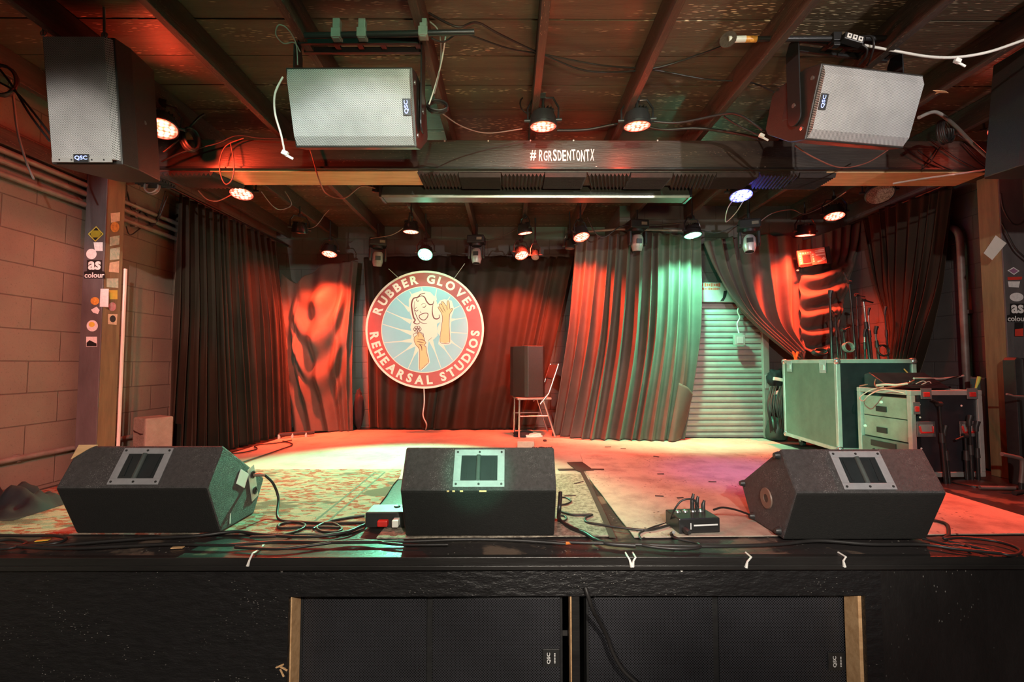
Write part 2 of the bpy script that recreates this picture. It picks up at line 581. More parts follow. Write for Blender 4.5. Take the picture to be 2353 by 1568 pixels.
def text_geo(s, size=1.0, weight=0.0):
    key = (s, size, weight)
    if key in _TXT:
        return _TXT[key]
    cu = bpy.data.curves.new('lettering', 'FONT')
    cu.body = s
    cu.size = size
    cu.offset = weight
    cu.resolution_u = 3
    o = bpy.data.objects.new('lettering', cu)
    C.objects.link(o)
    dg = bpy.context.evaluated_depsgraph_get()
    me = bpy.data.meshes.new_from_object(o.evaluated_get(dg))
    vs = [v.co.copy() for v in me.vertices]
    fs = [list(p.vertices) for p in me.polygons]
    bpy.data.objects.remove(o)
    bpy.data.curves.remove(cu)
    bpy.data.meshes.remove(me)
    if vs:
        x0, x1 = min(v.x for v in vs), max(v.x for v in vs)
        y0, y1 = min(v.y for v in vs), max(v.y for v in vs)
    else:
        x0 = x1 = y0 = y1 = 0
    _TXT[key] = (vs, fs, x0, x1, y0, y1)
    return _TXT[key]


def put_text(b, s, size, M, weight=0.0, sx=1.0):
    """centred text in the local x-y plane of M, added to builder b as a slab 1.2 mm thick"""
    vs, fs, x0, x1, y0, y1 = text_geo(s, size, weight)
    off = Vector(((x0 + x1) / 2, (y0 + y1) / 2, 0))
    b.add([M @ Vector(((v.x - off.x) * sx, v.y - off.y, 0)) for v in vs], fs)


def ribbon(b, pts, w, M, per=6, closed=False, z=0.0):
    """a flat painted stroke in the x-y plane of M, thinner at its ends"""
    P = catmull([(p[0], p[1], 0) for p in pts], per, closed)
    n = len(P)
    L, Rr = [], []
    for i, p in enumerate(P):
        t = (P[(i + 1) % n] - P[i - 1]) if closed else (P[min(i + 1, n - 1)] - P[max(i - 1, 0)])
        t.normalize()
        q = Vector((-t.y, t.x, 0))
        k = 1.0 if closed else 0.35 + 0.65 * math.sin(PI * i / (n - 1))
        L.append(p + q * w * 0.5 * k)
        Rr.append(p - q * w * 0.5 * k)
    vs = [M @ Vector((p.x, p.y, z)) for p in L + Rr]
    fs = [(i, (i + 1) % n, (i + 1) % n + n, i + n) for i in range(n if closed else n - 1)]
    b.add(vs, fs)


def flat_poly(b, pts, M, z=0.0):
    bm = bmesh.new()
    vs = [bm.verts.new((p[0], p[1], 0)) for p in pts]
    f = bm.faces.new(vs)
    r = bmesh.ops.triangulate(bm, faces=[f])
    bm.verts.index_update()
    b.add([M @ Vector((v.co.x, v.co.y, z)) for v in bm.verts], [[v.index for v in f.verts] for f in bm.faces])
    bm.free()


def facing(loc, sx=1.0, yaw=0.0):
    """frame whose x runs right, y up and z towards the camera side (-Y)"""
    return Matrix.Translation(Vector(loc)) @ Matrix.Rotation(yaw, 4, 'Z') @ Matrix.Rotation(PI / 2, 4, 'X')

# ------------------------------------------------------------------ the setting
XL, XR = -3.07, 3.85             # faces of the side walls
YB, YJ, XJ = 6.0, 5.18, 1.25     # back wall, its nearer right part, and where it jogs
ZC, ZJ = EYE.z + 1.80, EYE.z + 1.64   # underside of ceiling boards, underside of joists
YF = fl(1176, 1275).y            # front edge of the deck

b = MB(); b.box((0.4, -1.0, -0.03), (8.2, 8.0, 0.06)); struct(b.build('floor', M_CONC))
b = MB(); b.box(((XL + XR) / 2, (YF + YB) / 2 + 0.1, STAGE - 0.02), (XR - XL, YB - YF + 0.2, 0.04))
struct(b.build('floor_stage', M_DECK))

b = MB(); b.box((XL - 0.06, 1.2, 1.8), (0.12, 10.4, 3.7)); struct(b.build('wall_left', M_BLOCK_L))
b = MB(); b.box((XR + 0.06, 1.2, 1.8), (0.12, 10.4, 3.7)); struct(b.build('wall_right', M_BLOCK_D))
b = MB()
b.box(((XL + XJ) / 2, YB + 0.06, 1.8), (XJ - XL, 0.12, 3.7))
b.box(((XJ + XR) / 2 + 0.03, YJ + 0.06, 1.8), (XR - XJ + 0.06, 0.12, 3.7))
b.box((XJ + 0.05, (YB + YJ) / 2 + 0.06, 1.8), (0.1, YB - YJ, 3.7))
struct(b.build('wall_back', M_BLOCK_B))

# ceiling of wide boards laid across the joists
b = MB()
y = -3.1
k = 0
while y < 6.2:
    w = 0.2858
    dz = 0.004 * noise.noise(Vector((k * 3.1, 0.3, 0)))
    b.box((0.4, y + w / 2, ZC + 0.0125 + dz), (8.2, w - 0.007, 0.025))
    y += w
    k += 1
b.box((0.4, 1.5, ZC + 0.05), (8.2, 9.4, 0.03))
struct(b.build('ceiling', M_BOARD))

ordn = ['first', 'second', 'third', 'fourth', 'fifth', 'sixth', 'seventh', 'eighth', 'ninth', 'tenth', 'eleventh']
for i, k in enumerate(range(-5, 6)):
    xj = 0.165 + 0.61 * k
    yend = YB - 0.02 if xj < XJ + 0.05 else YJ - 0.02
    b = MB()
    b.box((xj, (-2.9 + yend) / 2, (ZC + ZJ) / 2), (0.042, yend + 2.9, ZC - ZJ - 0.004))
    o = b.build('ceiling_joist', M_JOIST, bevel=0.003)
    tag(o, 'dark bare ceiling joist, %s counted from the left block wall' % ordn[i], 'joist', 'ceiling joists')

# timber ledger along the top of the left wall
b = MB(); z1, z0 = at(0, 297, X=XL).z, at(0, 343, X=XL).z
b.box((XL + 0.022, 0.3, (z0 + z1) / 2 + 0.01), (0.044, 6.6, z1 - z0 - 0.02)); struct(b.build('trim_1', M_JOIST, bevel=0.004))

# front of the stage: nosing, skirting board with the cut-out, rough studs
zn = at(1176, 1305, Y=YF).z
b = MB(); b.box(((XL + XR) / 2, YF - 0.012, (STAGE + zn) / 2), (XR - XL, 0.03, STAGE - zn), None)
b.box(((XL + XR) / 2, YF - 0.029, zn + 0.012), (XR - XL, 0.008, 0.02))
struct(b.build('trim_2', M_NOSE, bevel=0.003))
YP = YF + 0.02
ox0, ox1 = at(664, 1450, Y=YP).x, at(1986, 1450, Y=YP).x
oz = at(1176, 1368, Y=YP).z
seam = at(2022, 1400, Y=YP).x
b = MB()
b.box(((XL + ox0) / 2, YP, zn / 2), (ox0 - XL, 0.022, zn))
b.box(((ox1 + seam) / 2, YP, zn / 2), (seam - ox1, 0.022, zn))
b.box(((ox0 + ox1) / 2, YP, (oz + zn) / 2), (ox1 - ox0, 0.022, zn - oz))
struct(b.build('wall_front', M_PANEL))
b = MB(); b.box(((seam + XR) / 2 + 0.001, YP + 0.004, zn / 2), (XR - seam, 0.022, zn)); struct(b.build('wall_front_right', M_SCUFF))
b = MB(); b.box(((ox0 + ox1) / 2, YP + 1.0, 0.45), (4.2, 0.03, 0.86)); struct(b.build('wall_under_stage', M_NOSE))
for i, (px, w, m) in enumerate(((671, 0.034, M_PINE), (1968, 0.040, M_PINE), (1320, 0.034, M_NOSE))):
    x = at(px, 1450, Y=YP + 0.055).x
    b = MB(); b.box((x, YP + 0.056, oz / 2 + 0.005), (w, 0.088, oz + 0.01)); struct(b.build('trim_%d' % (3 + i), m, bevel=0.002))
x = at(1300, 1400, Y=YP + 0.02).x
b = MB(); b.box((x, YP + 0.04, oz - 0.008), (0.03, 0.04, 0.016)); struct(b.build('trim_6', M_PINE))
x = at(1312, 1450, Y=YP + 0.02).x
b = MB(); b.box((x + 0.001, YP + 0.05, oz / 2), (0.006, 0.06, oz - 0.02)); struct(b.build('trim_7', M_PINE))
# splinters and screw heads on the front boards
for nm, lab, px, py in (('white_screw', 'white screw head in the stage skirt, left one of the close pair', 648, 1312),
                        ('white_screw', 'white screw head in the stage skirt, right one of the close pair', 713, 1308),
                        ('white_screw', 'lone white screw head in the stage skirt below the small black floor box', 1566, 1311)):
    b = MB(); p = at(px, py, Y=YF + 0.009); b.lathe([(0, -0.003), (0.005, -0.002), (0.006, 0.002), (0, 0.004)], 12, Matrix.Translation(p) @ Matrix.Rotation(PI / 2, 4, 'X'))
    tag(b.build(nm, M_WHITE, smooth=60), lab, 'screw', 'screw heads in the stage skirt')
b = MB()
for dx, dy, a in ((0, 0, 0.5), (-9, -6, -0.4), (-4, 10, 1.1)):
    p = at(652 + dx, 1537 + dy, Y=YP - 0.016)
    b.box(p, (0.035, 0.004, 0.006), (0, a, 0))
tag(b.build('wood_splinter', M_PINE), 'raw splintered wood at the left edge of the cut-out in the stage front', 'splinter')

# header beam over the front of the stage
YBM = 3.25
zb0, zb1 = at(1176, 390, Y=YBM).z, at(1176, 322, Y=YBM).z
t = struct(thing('beam', None, None, (0, YBM, zb0)))
b = MB(); b.box((0.4, YBM + 0.02, (zb0 + zb1) / 2), (XR - XL - 0.02, 0.04, zb1 - zb0)); b.build('face_board', M_BEAM, t, bevel=0.004, world=True)
b = MB(); b.box((0.4, YBM + 0.165, (zb0 + zb1) / 2 + 0.01), (XR - XL - 0.02, 0.248, zb1 - zb0 - 0.03)); b.build('core', M_JOIST, t, world=True)
b = MB(); b.box((0.4, YBM - 0.006, zb0 + 0.008), (XR - XL - 0.02, 0.016, 0.016)); b.build('bottom_lip', M_NOSE, t, bevel=0.002, world=True)
b = MB()
Mt = facing(at(1292, 357, Y=YBM - 0.0015))
sx = 0
chars = '#RGRSDENTONTX'
rr = random.Random(3)
for i, c in enumerate(chars):
    px = 1225 if i == 0 else 1243 + (1361 - 1243) * (i - 1) / 11.0
    hgt = 0.080 + rr.uniform(-0.006, 0.008)
    vs, fs, a0, a1, c0, c1 = text_geo(c, 0.1, 0.0016)
    s = hgt / (c1 - c0)
    Mc = facing(at(px, 357 + rr.uniform(-1.5, 1.5), Y=YBM - 0.0015)) @ Matrix.Rotation(rr.uniform(-0.06, 0.06), 4, 'Z')
    wx = min(0.55 * s, 0.028 / (a1 - a0)) if c != '#' else 0.044 / (a1 - a0)
    b.add([Mc @ Vector(((v.x - (a0 + a1) / 2) * wx, (v.y - (c0 + c1) / 2) * s, 0)) for v in vs], fs)
o = b.build('painted_lettering', M_WHITELOGO, t, fixn=False, world=True)
tag(o, 'white hand painted hashtag')
b = MB()
for px, py in ((1022, 324), (1122, 324), (1219, 323), (1318, 323), (1511, 323), (1171, 385), (1370, 384), (1740, 386), (1758, 385), (700, 386)):
    b.lathe([(0, -0.004), (0.006, -0.003), (0.007, 0.0), (0, 0.001)], 10, Matrix.Translation(at(px, py, Y=YBM)) @ Matrix.Rotation(-PI / 2, 4, 'X'))
b.build('nail_heads', M_ALU, t, smooth=60, world=True)
# raw pine under the beam
for i, (pa, pb) in enumerate(((488, 962), (1893, 2262))):
    xa, xb = at(pa, 405, Y=3.3).x, at(pb, 405, Y=3.3).x
    b = MB(); b.box(((xa + xb) / 2, YBM + 0.145, zb0 - 0.005), (xb - xa, 0.25, 0.010)); b.build('pine_soffit', M_PINE, t, bevel=0.003, world=True)
xa, xb = XL + 0.02, at(488, 405, Y=3.3).x
b = MB(); b.box(((xa + xb) / 2 - 0.001, YBM + 0.145, zb0 - 0.0045), (xb - xa, 0.25, 0.009)); b.build('red_soffit', mat('red_brown_board', (0.20, 0.05, 0.035), 0.5), t, world=True)
xa, xb = at(962, 405, Y=3.3).x, at(1893, 405, Y=3.3).x
b = MB(); b.box(((xa + xb) / 2, YBM + 0.145, zb0 - 0.0045), (xb - xa, 0.25, 0.009)); b.build('dark_soffit', M_JOIST, t, world=True)


# posts under the beam, with their stickers
def post(name, label, x0, x1, side):
    t = thing(name, label, 'post', ((x0 + x1) / 2, YBM + 0.08, STAGE))
    h = zb0 - 0.010 - STAGE
    b = MB(); b.box(((x0 + x1) / 2, YBM + 0.085, STAGE + h / 2), (x1 - x0 - 0.004, 0.15, h)); b.build('timber', M_POSTWOOD, t, bevel=0.004, world=True)
    b = MB(); b.box(((x0 + x1) / 2, YBM + 0.004, STAGE + h / 2), (x1 - x0, 0.010, h)); b.build('grey_face', M_POSTGREY, t, bevel=0.003, world=True)
    return t


xa, xb = at(181, 830, Y=YBM).x, at(229, 830, Y=YBM).x
POSTL = post('support_post', 'square timber post by the left block wall, grey front covered in stickers', xa, xb, 1)
XPL0, XPL1 = xa, xb
xa = at(2314, 775, Y=YBM).x
POSTR = post('support_post', 'square timber post at the right, green and brown side, grey stickered front', xa, xa + 0.17, -1)
XPR0 = xa


def sticker(parent, name, pts, face, m, label=None, extra=None):
    """pts: pixel outline on the post's front ('f') or inner side ('s')"""
    b = MB()
    if face == 'f':
        P = [at(px, py, Y=YBM - 0.0022) for px, py in pts]
    else:
        P = [at(px, py, X=face) for px, py in pts]
    bm = bmesh.new()
    vs = [bm.verts.new(p) for p in P]
    f = bm.faces.new(vs)
    bmesh.ops.triangulate(bm, faces=[f])
    bm.verts.index_update()
    b.add([v.co.copy() for v in bm.verts], [[v.index for v in f.verts] for f in bm.faces])
    bm.free()
    o = b.build(name, m, parent, world=True)
    if label:
        o['label'] = label
    return o


def oval(cx, cy, rx, ry, n=20, a0=0):
    return [(cx + rx * math.cos(2 * PI * i / n + a0), cy + ry * math.sin(2 * PI * i / n + a0)) for i in range(n)]


S_YEL = mat('sticker_yellow', (0.45, 0.36, 0.03), 0.4)
S_GOLD = mat('sticker_gold', (0.75, 0.60, 0.08), 0.4)
S_BLK = mat('sticker_black', (0.012, 0.012, 0.013), 0.35)
S_WHT = mat('sticker_white', (0.78, 0.77, 0.78), 0.4, 0, (0.6, 0.6, 0.62), 60)
S_TAN = mat('sticker_tan', (0.72, 0.60, 0.42), 0.45, 0, (0.5, 0.4, 0.3), 40)
S_ORG = mat('sticker_orange', (0.70, 0.34, 0.06), 0.45, 0, (0.35, 0.12, 0.02), 60)
S_GRN = mat('sticker_green', (0.25, 0.46, 0.36), 0.45, 0, (0.6, 0.62, 0.5), 40)
S_RED = mat('sticker_red', (0.65, 0.05, 0.03), 0.45)
S_PINK = mat('sticker_pink', (0.50, 0.14, 0.22), 0.45, 0, (0.6, 0.4, 0.4), 60)
S_VIO = mat('sticker_violet', (0.36, 0.16, 0.30), 0.45)
sticker(POSTL, 'sticker', [(221, 520), (238, 538), (219, 556), (202, 538)], 'f', S_GOLD, 'yellow diamond sticker')
o = sticker(POSTL, 'sticker', [(221, 523), (235, 538), (219, 553), (205, 538)], 'f', S_BLK); o.location.y -= 0.0006; o['label'] = 'dark face of the yellow diamond sticker'
o = sticker(POSTL, 'sticker', [(212, 530), (229, 530), (233, 538), (226, 546), (213, 546), (208, 538)], 'f', S_YEL); o.location.y -= 0.0012; o['label'] = 'gold centre of the diamond sticker'
sticker(POSTL, 'sticker', [(215, 557), (236, 557), (236, 577), (218, 577)], 'f', S_WHT, 'small white square sticker')
sticker(POSTL, 'sticker', oval(210, 584, 12, 12), 'f', S_WHT, 'round white sticker')
sticker(POSTL, 'sticker', oval(218, 692, 10, 9), 'f', S_ORG, 'orange blob sticker')
sticker(POSTL, 'sticker', [(209, 712), (222, 705), (229, 713), (225, 722), (214, 719)], 'f', S_WHT, 'white leaf shaped sticker')
sticker(POSTL, 'sticker', oval(212, 749, 13, 13), 'f', S_WHT, 'round cream sticker')
o = sticker(POSTL, 'sticker', oval(211, 746, 7, 6), 'f', S_GOLD); o.location.y -= 0.0006; o['label'] = 'yellow middle of the round cream sticker'
sticker(POSTL, 'sticker', [(198, 774), (223, 774), (223, 797), (198, 797)], 'f', S_WHT, 'square picture sticker with a dark lower half')
o = sticker(POSTL, 'sticker', [(199, 788), (206, 782), (222, 790), (222, 796), (199, 796)], 'f', S_BLK); o.location.y -= 0.0006
XS = XPL1 + 0.0006
for pts, m, lab in (([(254, 490), (276, 488), (275, 508), (255, 512)], S_TAN, 'torn pale sticker'),
                    (oval(264, 522, 10, 12), S_ORG, 'orange insect sticker'),
                    ([(252, 545), (275, 541), (274, 562), (252, 566)], S_GRN, 'green sticker'),
                    ([(253, 572), (276, 568), (274, 596), (252, 598)], S_GRN, 'large pale green sticker'),
                    ([(252, 604), (274, 600), (273, 627), (250, 625)], S_TAN, 'square cream sticker'),
                    ([(245, 640), (272, 640), (272, 662), (245, 660)], S_GRN, 'drawing on a pale sticker'),
                    ([(250, 667), (270, 667), (270, 688), (252, 688)], S_GOLD, 'ochre sticker'),
                    (oval(258, 705, 9, 10), S_PINK, 'round red sticker'),
                    ([(248, 722), (270, 722), (268, 747), (248, 745)], S_TAN, 'square sticker with a seed')):
    sticker(POSTL, 'sticker', pts, XS, m, lab)
o = sticker(POSTL, 'sticker', oval(259, 733, 7, 8), XS, S_BLK); o.location.x += 0.0006; o['label'] = 'dark seed on the square sticker'
sticker(POSTL, 'sticker', [(231, 664), (250, 664), (249, 706), (229, 705)], 'f', S_WHT, 'tall white text sticker')


def colour_logo(parent, cx, top, width, clip=None):
    """the black outlined two-row wordmark on both posts"""
    p0 = at(cx, top + 20, Y=YBM - 0.003)
    k = 3.25 / 1060.0
    b = MB()
    b.m = 0
    b.add([at(cx + dx, top + dy, Y=YBM - 0.0026) for dx, dy in ((-17, -1), (17, -1), (17, 24), (24, 26), (24, 41), (-24, 41), (-24, 26), (-17, 24))], [[0, 1, 2, 3, 4, 5, 6, 7]])
    b.m = 1
    put_text(b, 'as', 0.115, facing(at(cx, top + 11.5, Y=YBM - 0.0034)), 0.004, 0.95)
    put_text(b, 'colour', 0.052, facing(at(cx, top + 33.5, Y=YBM - 0.0034)), 0.0012, 1.0)
    o = b.build('sticker', [S_BLK, M_WHITELOGO], parent, fixn=False, world=True)
    o['label'] = 'black sticker with white two-row lettering'


colour_logo(POSTL, 217, 599, 48)
colour_logo(POSTR, 2338, 699, 48)
sticker(POSTR, 'sticker', [(2329, 614), (2343, 623), (2330, 632), (2315, 622)], 'f', S_WHT, 'diamond sticker')
o = sticker(POSTR, 'sticker', [(2329, 616.5), (2339.5, 623), (2330, 629.5), (2318.5, 622.5)], 'f', S_VIO); o.location.y -= 0.0006; o['label'] = 'violet face of the diamond sticker'
sticker(POSTR, 'sticker', [(2315, 637), (2349, 636), (2348, 643), (2316, 644)], 'f', S_RED, 'red strip sticker')
sticker(POSTR, 'sticker', [(2316, 647), (2344, 647), (2341, 661), (2318, 660)], 'f', S_WHT, 'white winged sticker')
sticker(POSTR, 'sticker', oval(2336, 683, 16, 10), 'f', S_WHT, 'white oval sticker')
sticker(POSTR, 'sticker', [(2331, 741), (2352, 741), (2352, 774), (2331, 774)], 'f', S_BLK, 'black sticker with red print')
o = sticker(POSTR, 'sticker', [(2332, 757), (2351, 755), (2351, 773), (2332, 773)], 'f', S_RED); o.location.y -= 0.0006; o['label'] = 'red print on the black sticker'
b = MB()
P = [at(2287, 541, X=XPR0 - 0.004), at(2313, 560, Y=YBM - 0.004), at(2280, 598, X=XPR0 - 0.004), at(2260, 582, X=XPR0 - 0.004)]
b.add([at(px, py, Y=YBM - 0.012) for px, py in ((2288, 541), (2313, 559), (2280, 598), (2260, 582))] +
      [at(px, py, Y=YBM - 0.010) for px, py in ((2288, 541), (2313, 559), (2280, 598), (2260, 582))],
      [(0, 1, 2, 3), (7, 6, 5, 4), (0, 4, 5, 1), (1, 5, 6, 2), (2, 6, 7, 3), (3, 7, 4, 0)])
o = b.build('paper_note', M_WHITE, POSTR, world=True); o['label'] = 'tilted blank white paper'

# plastic raceway down the inner side of the left post
b = MB(); p0, p1 = at(283, 618, Y=YBM + 0.175), at(274, 1026, Y=YBM + 0.175)
b.box((XPL1 + 0.010, YBM + 0.172, (p0.z + STAGE) / 2), (0.014, 0.02, p0.z - STAGE))
tag(b.build('cable_raceway', M_WHITE, bevel=0.003), 'thin white plastic cable raceway up the back edge of the left post', 'raceway')

# pipes on the walls
for i, (py, lab) in enumerate(((343, 'topmost of three painted conduits along the left wall'), (368, 'middle of three painted conduits along the left wall'),
                               (398, 'lowest of three painted conduits along the left wall below the timber ledger'))):
    z = at(0, py, X=XL + 0.035).z
    b = MB(); b.tube([(XL + 0.034, -1.0, z), (XL + 0.034, 2.0, z), (XL + 0.034, 5.2, z)], 0.019, 12)
    for yy in (0.6, 2.2, 3.7, 4.8):
        b.box((XL + 0.020, yy, z), (0.04, 0.02, 0.052))
    tag(b.build('wall_conduit', M_RUST, smooth=50), lab, 'pipe', 'conduits on the left wall')
z = at(0, 1062, X=XL + 0.03).z
b = MB(); b.tube([(XL + 0.03, 1.2, z), (XL + 0.03, 5.4, z)], 0.017, 12)
for yy in (1.6, 2.9, 4.2):
    b.box((XL + 0.016, yy, z), (0.032, 0.02, 0.046))
tag(b.build('wall_pipe', M_RUST, smooth=50), 'worn pipe running low along the left block wall', 'pipe')
xw = XR - 0.06
pc = [at(2188, 524, X=xw), at(2200, 535, X=xw), at(2206, 560, X=xw), at(2208, 600, X=xw)]
yq = pc[3].y
b = MB(); P = catmull([Vector((xw, pc[0].y + 0.06, pc[0].z + 0.002)), pc[0], Vector((xw, yq + 0.012, pc[1].z - 0.008)), Vector((xw, yq, pc[2].z - 0.03)), Vector((xw, yq, pc[3].z))], 6)
P += [Vector((xw, yq, zz)) for zz in (2.0, 1.5, STAGE)]
b.tube(P, 0.026, 12)
b.box((xw + 0.03, yq, 1.6), (0.06, 0.05, 0.03)); b.box((xw + 0.03, yq, 2.15), (0.06, 0.05, 0.03))
tag(b.build('bent_conduit', M_PIPEDARK, smooth=50), 'tall grey conduit with a bent top on the right wall', 'pipe')

# roll-up shutter in the right part of the back wall
yd = YJ - 0.035
xa, xb = 1.76, at(1750, 900, Y=yd).x
zt = at(1650, 697, Y=yd).z
zh = at(1650, 652, Y=yd).z
t = struct(thing('door_1', None, None, ((xa + xb) / 2, yd, STAGE)))
b = MB()
prof = []
z = STAGE
pitch = 0.0625
ns = int((zt - STAGE) / pitch)
for i in range(ns):
    z0 = STAGE + i * (zt - STAGE) / ns
    h = (zt - STAGE) / ns
    prof += [(yd, z0), (yd - 0.014, z0 + 0.006), (yd - 0.018, z0 + h * 0.45), (yd - 0.012, z0 + h * 0.86), (yd + 0.004, z0 + h * 0.90)]
prof += [(yd, zt), (yd + 0.02, zt), (yd + 0.02, STAGE)]
b.prism(prof, xa, xb, 'x')
b.build('slat_curtain', M_STEEL, t, world=True)
b = MB(); b.box(((xa + xb) / 2, yd - 0.03, (zt + zh) / 2), (xb - xa + 0.06, 0.10, zh - zt - 0.004)); b.build('hood', M_STEEL, t, bevel=0.006, world=True)
b = MB(); b.box((xb + 0.035, yd - 0.015, (STAGE + zt) / 2), (0.07, 0.07, zt - STAGE)); b.build('jamb', M_STEEL, t, bevel=0.004, world=True)
b = MB(); b.box((xb + 0.036, yd - 0.053, at(1750, 877, Y=yd).z), (0.045, 0.008, 0.15)); b.build('lock_plate', M_ALU, t, bevel=0.002, world=True)
S_FADED = mat('faded_red_print', (0.42, 0.07, 0.03), 0.6)
yq = yd - 0.0815
b = MB()
rr = random.Random(5)
for row, (py, hh, px0, px1) in enumerate(((655, 8, 1600, 1653), (664, 5, 1604, 1652))):
    px = px0
    while px < px1:
        w = rr.uniform(2.0, 4.5)
        p = at(px + w / 2, py, Y=yq)
        b.box(p, (w * 0.0048, 0.001, hh * 0.0048 * rr.uniform(0.7, 1.1)))
        px += w + (1.2 if rr.random() < 0.8 else 4)
b.build('red_lettering', S_FADED, t, world=True)
b = MB(); M1 = facing((0, yq, 0))
P = [at(px, py, Y=yq) for px, py in ((1663, 669), (1671, 668), (1669, 681), (1663, 692), (1655, 692), (1661, 684))]
b.add(P, [[0, 1, 2, 3, 4, 5]]); b.build('black_mark', S_BLK, t, world=True)

# carpets
def rug(name, label, cat, poly, m, z0, z1, wob=0.006, seed=1):
    P = []
    for i, p in enumerate(poly):
        a, c = Vector(p + (0,)), Vector(poly[(i + 1) % len(poly)] + (0,))
        n = max(2, int((c - a).length / 0.06))
        for k in range(n):
            q = a.lerp(c, k / n)
            q += Vector((noise.noise(q * 5 + Vector((seed, 0, 0))), noise.noise(q * 5 + Vector((0, seed, 3))), 0)) * wob
            P.append((q.x, q.y))
    b = MB(); b.prism(P, STAGE + z0, STAGE + z1, 'z')
    return tag(b.build(name, m), label, cat)


YFR = fl(1176, 1236).y
rug('pale_carpet', 'large pale carpet at the back of the stage in front of the curtains', 'carpet',
    [(-2.55, 3.3), (2.75, 3.3), (2.75, 5.05), (1.2, 5.10), (0.6, 5.70), (-1.9, 5.72), (-2.5, 5.2)], M_PALE, 0.0005, 0.006)


def oriental(name):
    m, nt, bs = base_mat(name)
    v = coords(nt, (1, 1, 1))
    vo = N(nt, 'ShaderNodeTexVoronoi'); vo.inputs['Scale'].default_value = 27; nt.links.new(coords(nt, (0.8, 1.5, 1)), vo.inputs['Vector'])
    sepc = N(nt, 'ShaderNodeSeparateColor'); nt.links.new(vo.outputs['Color'], sepc.inputs[0])
    c = mixc(nt, ramp(nt, sepc.outputs[0], 0.45, 0.5), (0.33, 0.25, 0.19), (0.26, 0.065, 0.04))
    c = mixc(nt, ramp(nt, sepc.outputs[1], 0.72, 0.76), c, (0.20, 0.22, 0.17))
    n2 = noise_tex(nt, coords(nt, (0.7, 1.6, 1)), 34, 5, 0.75)
    c = mixc(nt, ramp(nt, n2, 0.50, 0.64), c, (0.36, 0.28, 0.215))
    n1 = noise_tex(nt, coords(nt, (0.7, 1.2, 1)), 2.3, 4, 0.65)
    c = mixc(nt, ramp(nt, n1, 0.55, 0.60), c, (0.12, 0.105, 0.08))
    nt.links.new(c, bs.inputs['Base Color'])
    bs.inputs['Roughness'].default_value = 0.95
    bs.inputs['Specular IOR Level'].default_value = 0.1
    bump(nt, bs, noise_tex(nt, v, 150, 3), 0.6)
    return m


M_ORI = oriental('worn_oriental_rug')
xr1, xr2 = fl(925, 1080).x, fl(848, 1240).x
rug('oriental_rug', 'worn red and beige patterned rug under the left floor monitor', 'rug',
    [(XL + 0.06, YFR + 0.03), (-0.78, YFR + 0.03), (-0.72, YFR + 0.10), (xr1 + 0.03, 3.42), (xr1, 3.58), (XL + 0.1, 3.56)], M_ORI, 0.0065, 0.0115)
b = MB()
xe = xr1
for k in range(2):
    b.box((-0.93 - k * 0.07, (YFR + 3.55) / 2 + 0.05, STAGE + 0.0122), (0.012, 3.55 - YFR - 0.25, 0.001))
tag(b.build('rug_border_stripe', mat('dark_green_thread', (0.10, 0.12, 0.09), 0.9)), 'pair of dark border stripes along the right side of the patterned rug', 'rug border')
rug('grey_rug', 'speckled grey rug under the middle floor monitor, pale worn border', 'rug',
    [(-0.62, YFR - 0.03), (fl(1408, 1235).x, YFR - 0.005), (fl(1335, 1087).x, 3.42), (-0.62, 3.42)], M_GREYRUG, 0.0065, 0.0125, seed=4)
rug('tan_carpet', 'worn tan carpet under the right floor monitor, reaching back to the shutter', 'carpet',
    [(fl(1460, 1243).x, YFR - 0.02), (2.72, YFR + 0.02), (2.74, 3.0), (2.72, 4.2), (fl(1335, 1087).x + 0.1, 4.2), (fl(1345, 1090).x, 3.40)], M_PALE2, 0.0062, 0.011, seed=9)
# gaffer tape
def tape(label, pts, w=0.05, z=0.0135):
    b = MB()
    P = [fl(px, py, z) for px, py in pts]
    L = []
    for i in range(len(P) - 1):
        d = (P[i + 1] - P[i]).normalized()
        q = Vector((-d.y, d.x, 0)) * w / 2
        o = len(b.v)
        b.add([P[i] + q, P[i] - q, P[i + 1] - q, P[i + 1] + q, P[i] + q - Vector((0, 0, .001)), P[i] - q - Vector((0, 0, .001)), P[i + 1] - q - Vector((0, 0, .001)), P[i + 1] + q - Vector((0, 0, .001))],
              [(0, 1, 2, 3), (7, 6, 5, 4), (0, 3, 7, 4), (1, 5, 6, 2), (0, 4, 5, 1), (2, 6, 7, 3)])
    tag(b.build('floor_tape', M_TAPE), label, 'tape', 'tape on the stage floor')


tape('dark tape running across the stage floor behind the middle monitor', [(1282, 1079), (1330, 1078), (1388, 1079)], 0.045)
tape('wide dark tape patch where the rugs meet behind the middle monitor', [(1320, 1062), (1346, 1082)], 0.13, 0.0147)
tape('long strip of dark tape along the right edge of the grey rug', [(1336, 1082), (1360, 1128), (1384, 1180), (1408, 1236)], 0.03, 0.0141)

# ------------------------------------------------------------------ hung loudspeakers
# local frame of a loudspeaker: x right, y back (away from the grille), z up; the grille centre is the origin
def badge(parent, loc, w, h, rotz, lit):
    """brand plate on the lower edge of a grille; loc on the local grille plane"""
    M = Matrix.Translation(Vector(loc)) @ Matrix.Rotation(PI / 2, 4, 'X') @ Matrix.Rotation(rotz, 4, 'Z')
    b = MB(); b.box((0, 0, 0), (w, h, 0.006), M=M); o = b.build('badge', M_BLACK, parent, bevel=0.001)
    b = MB(); put_text(b, 'QSC', h * 0.62, M @ Matrix.Translation((0, h * 0.04, 0.0036)), h * 0.008, 1.25)
    l = b.build('badge_lettering', M_LOGOGLOW if lit else M_WHITELOGO, o, fixn=False)
    if lit:
        o['label'] = 'lit blue badge'
    return o


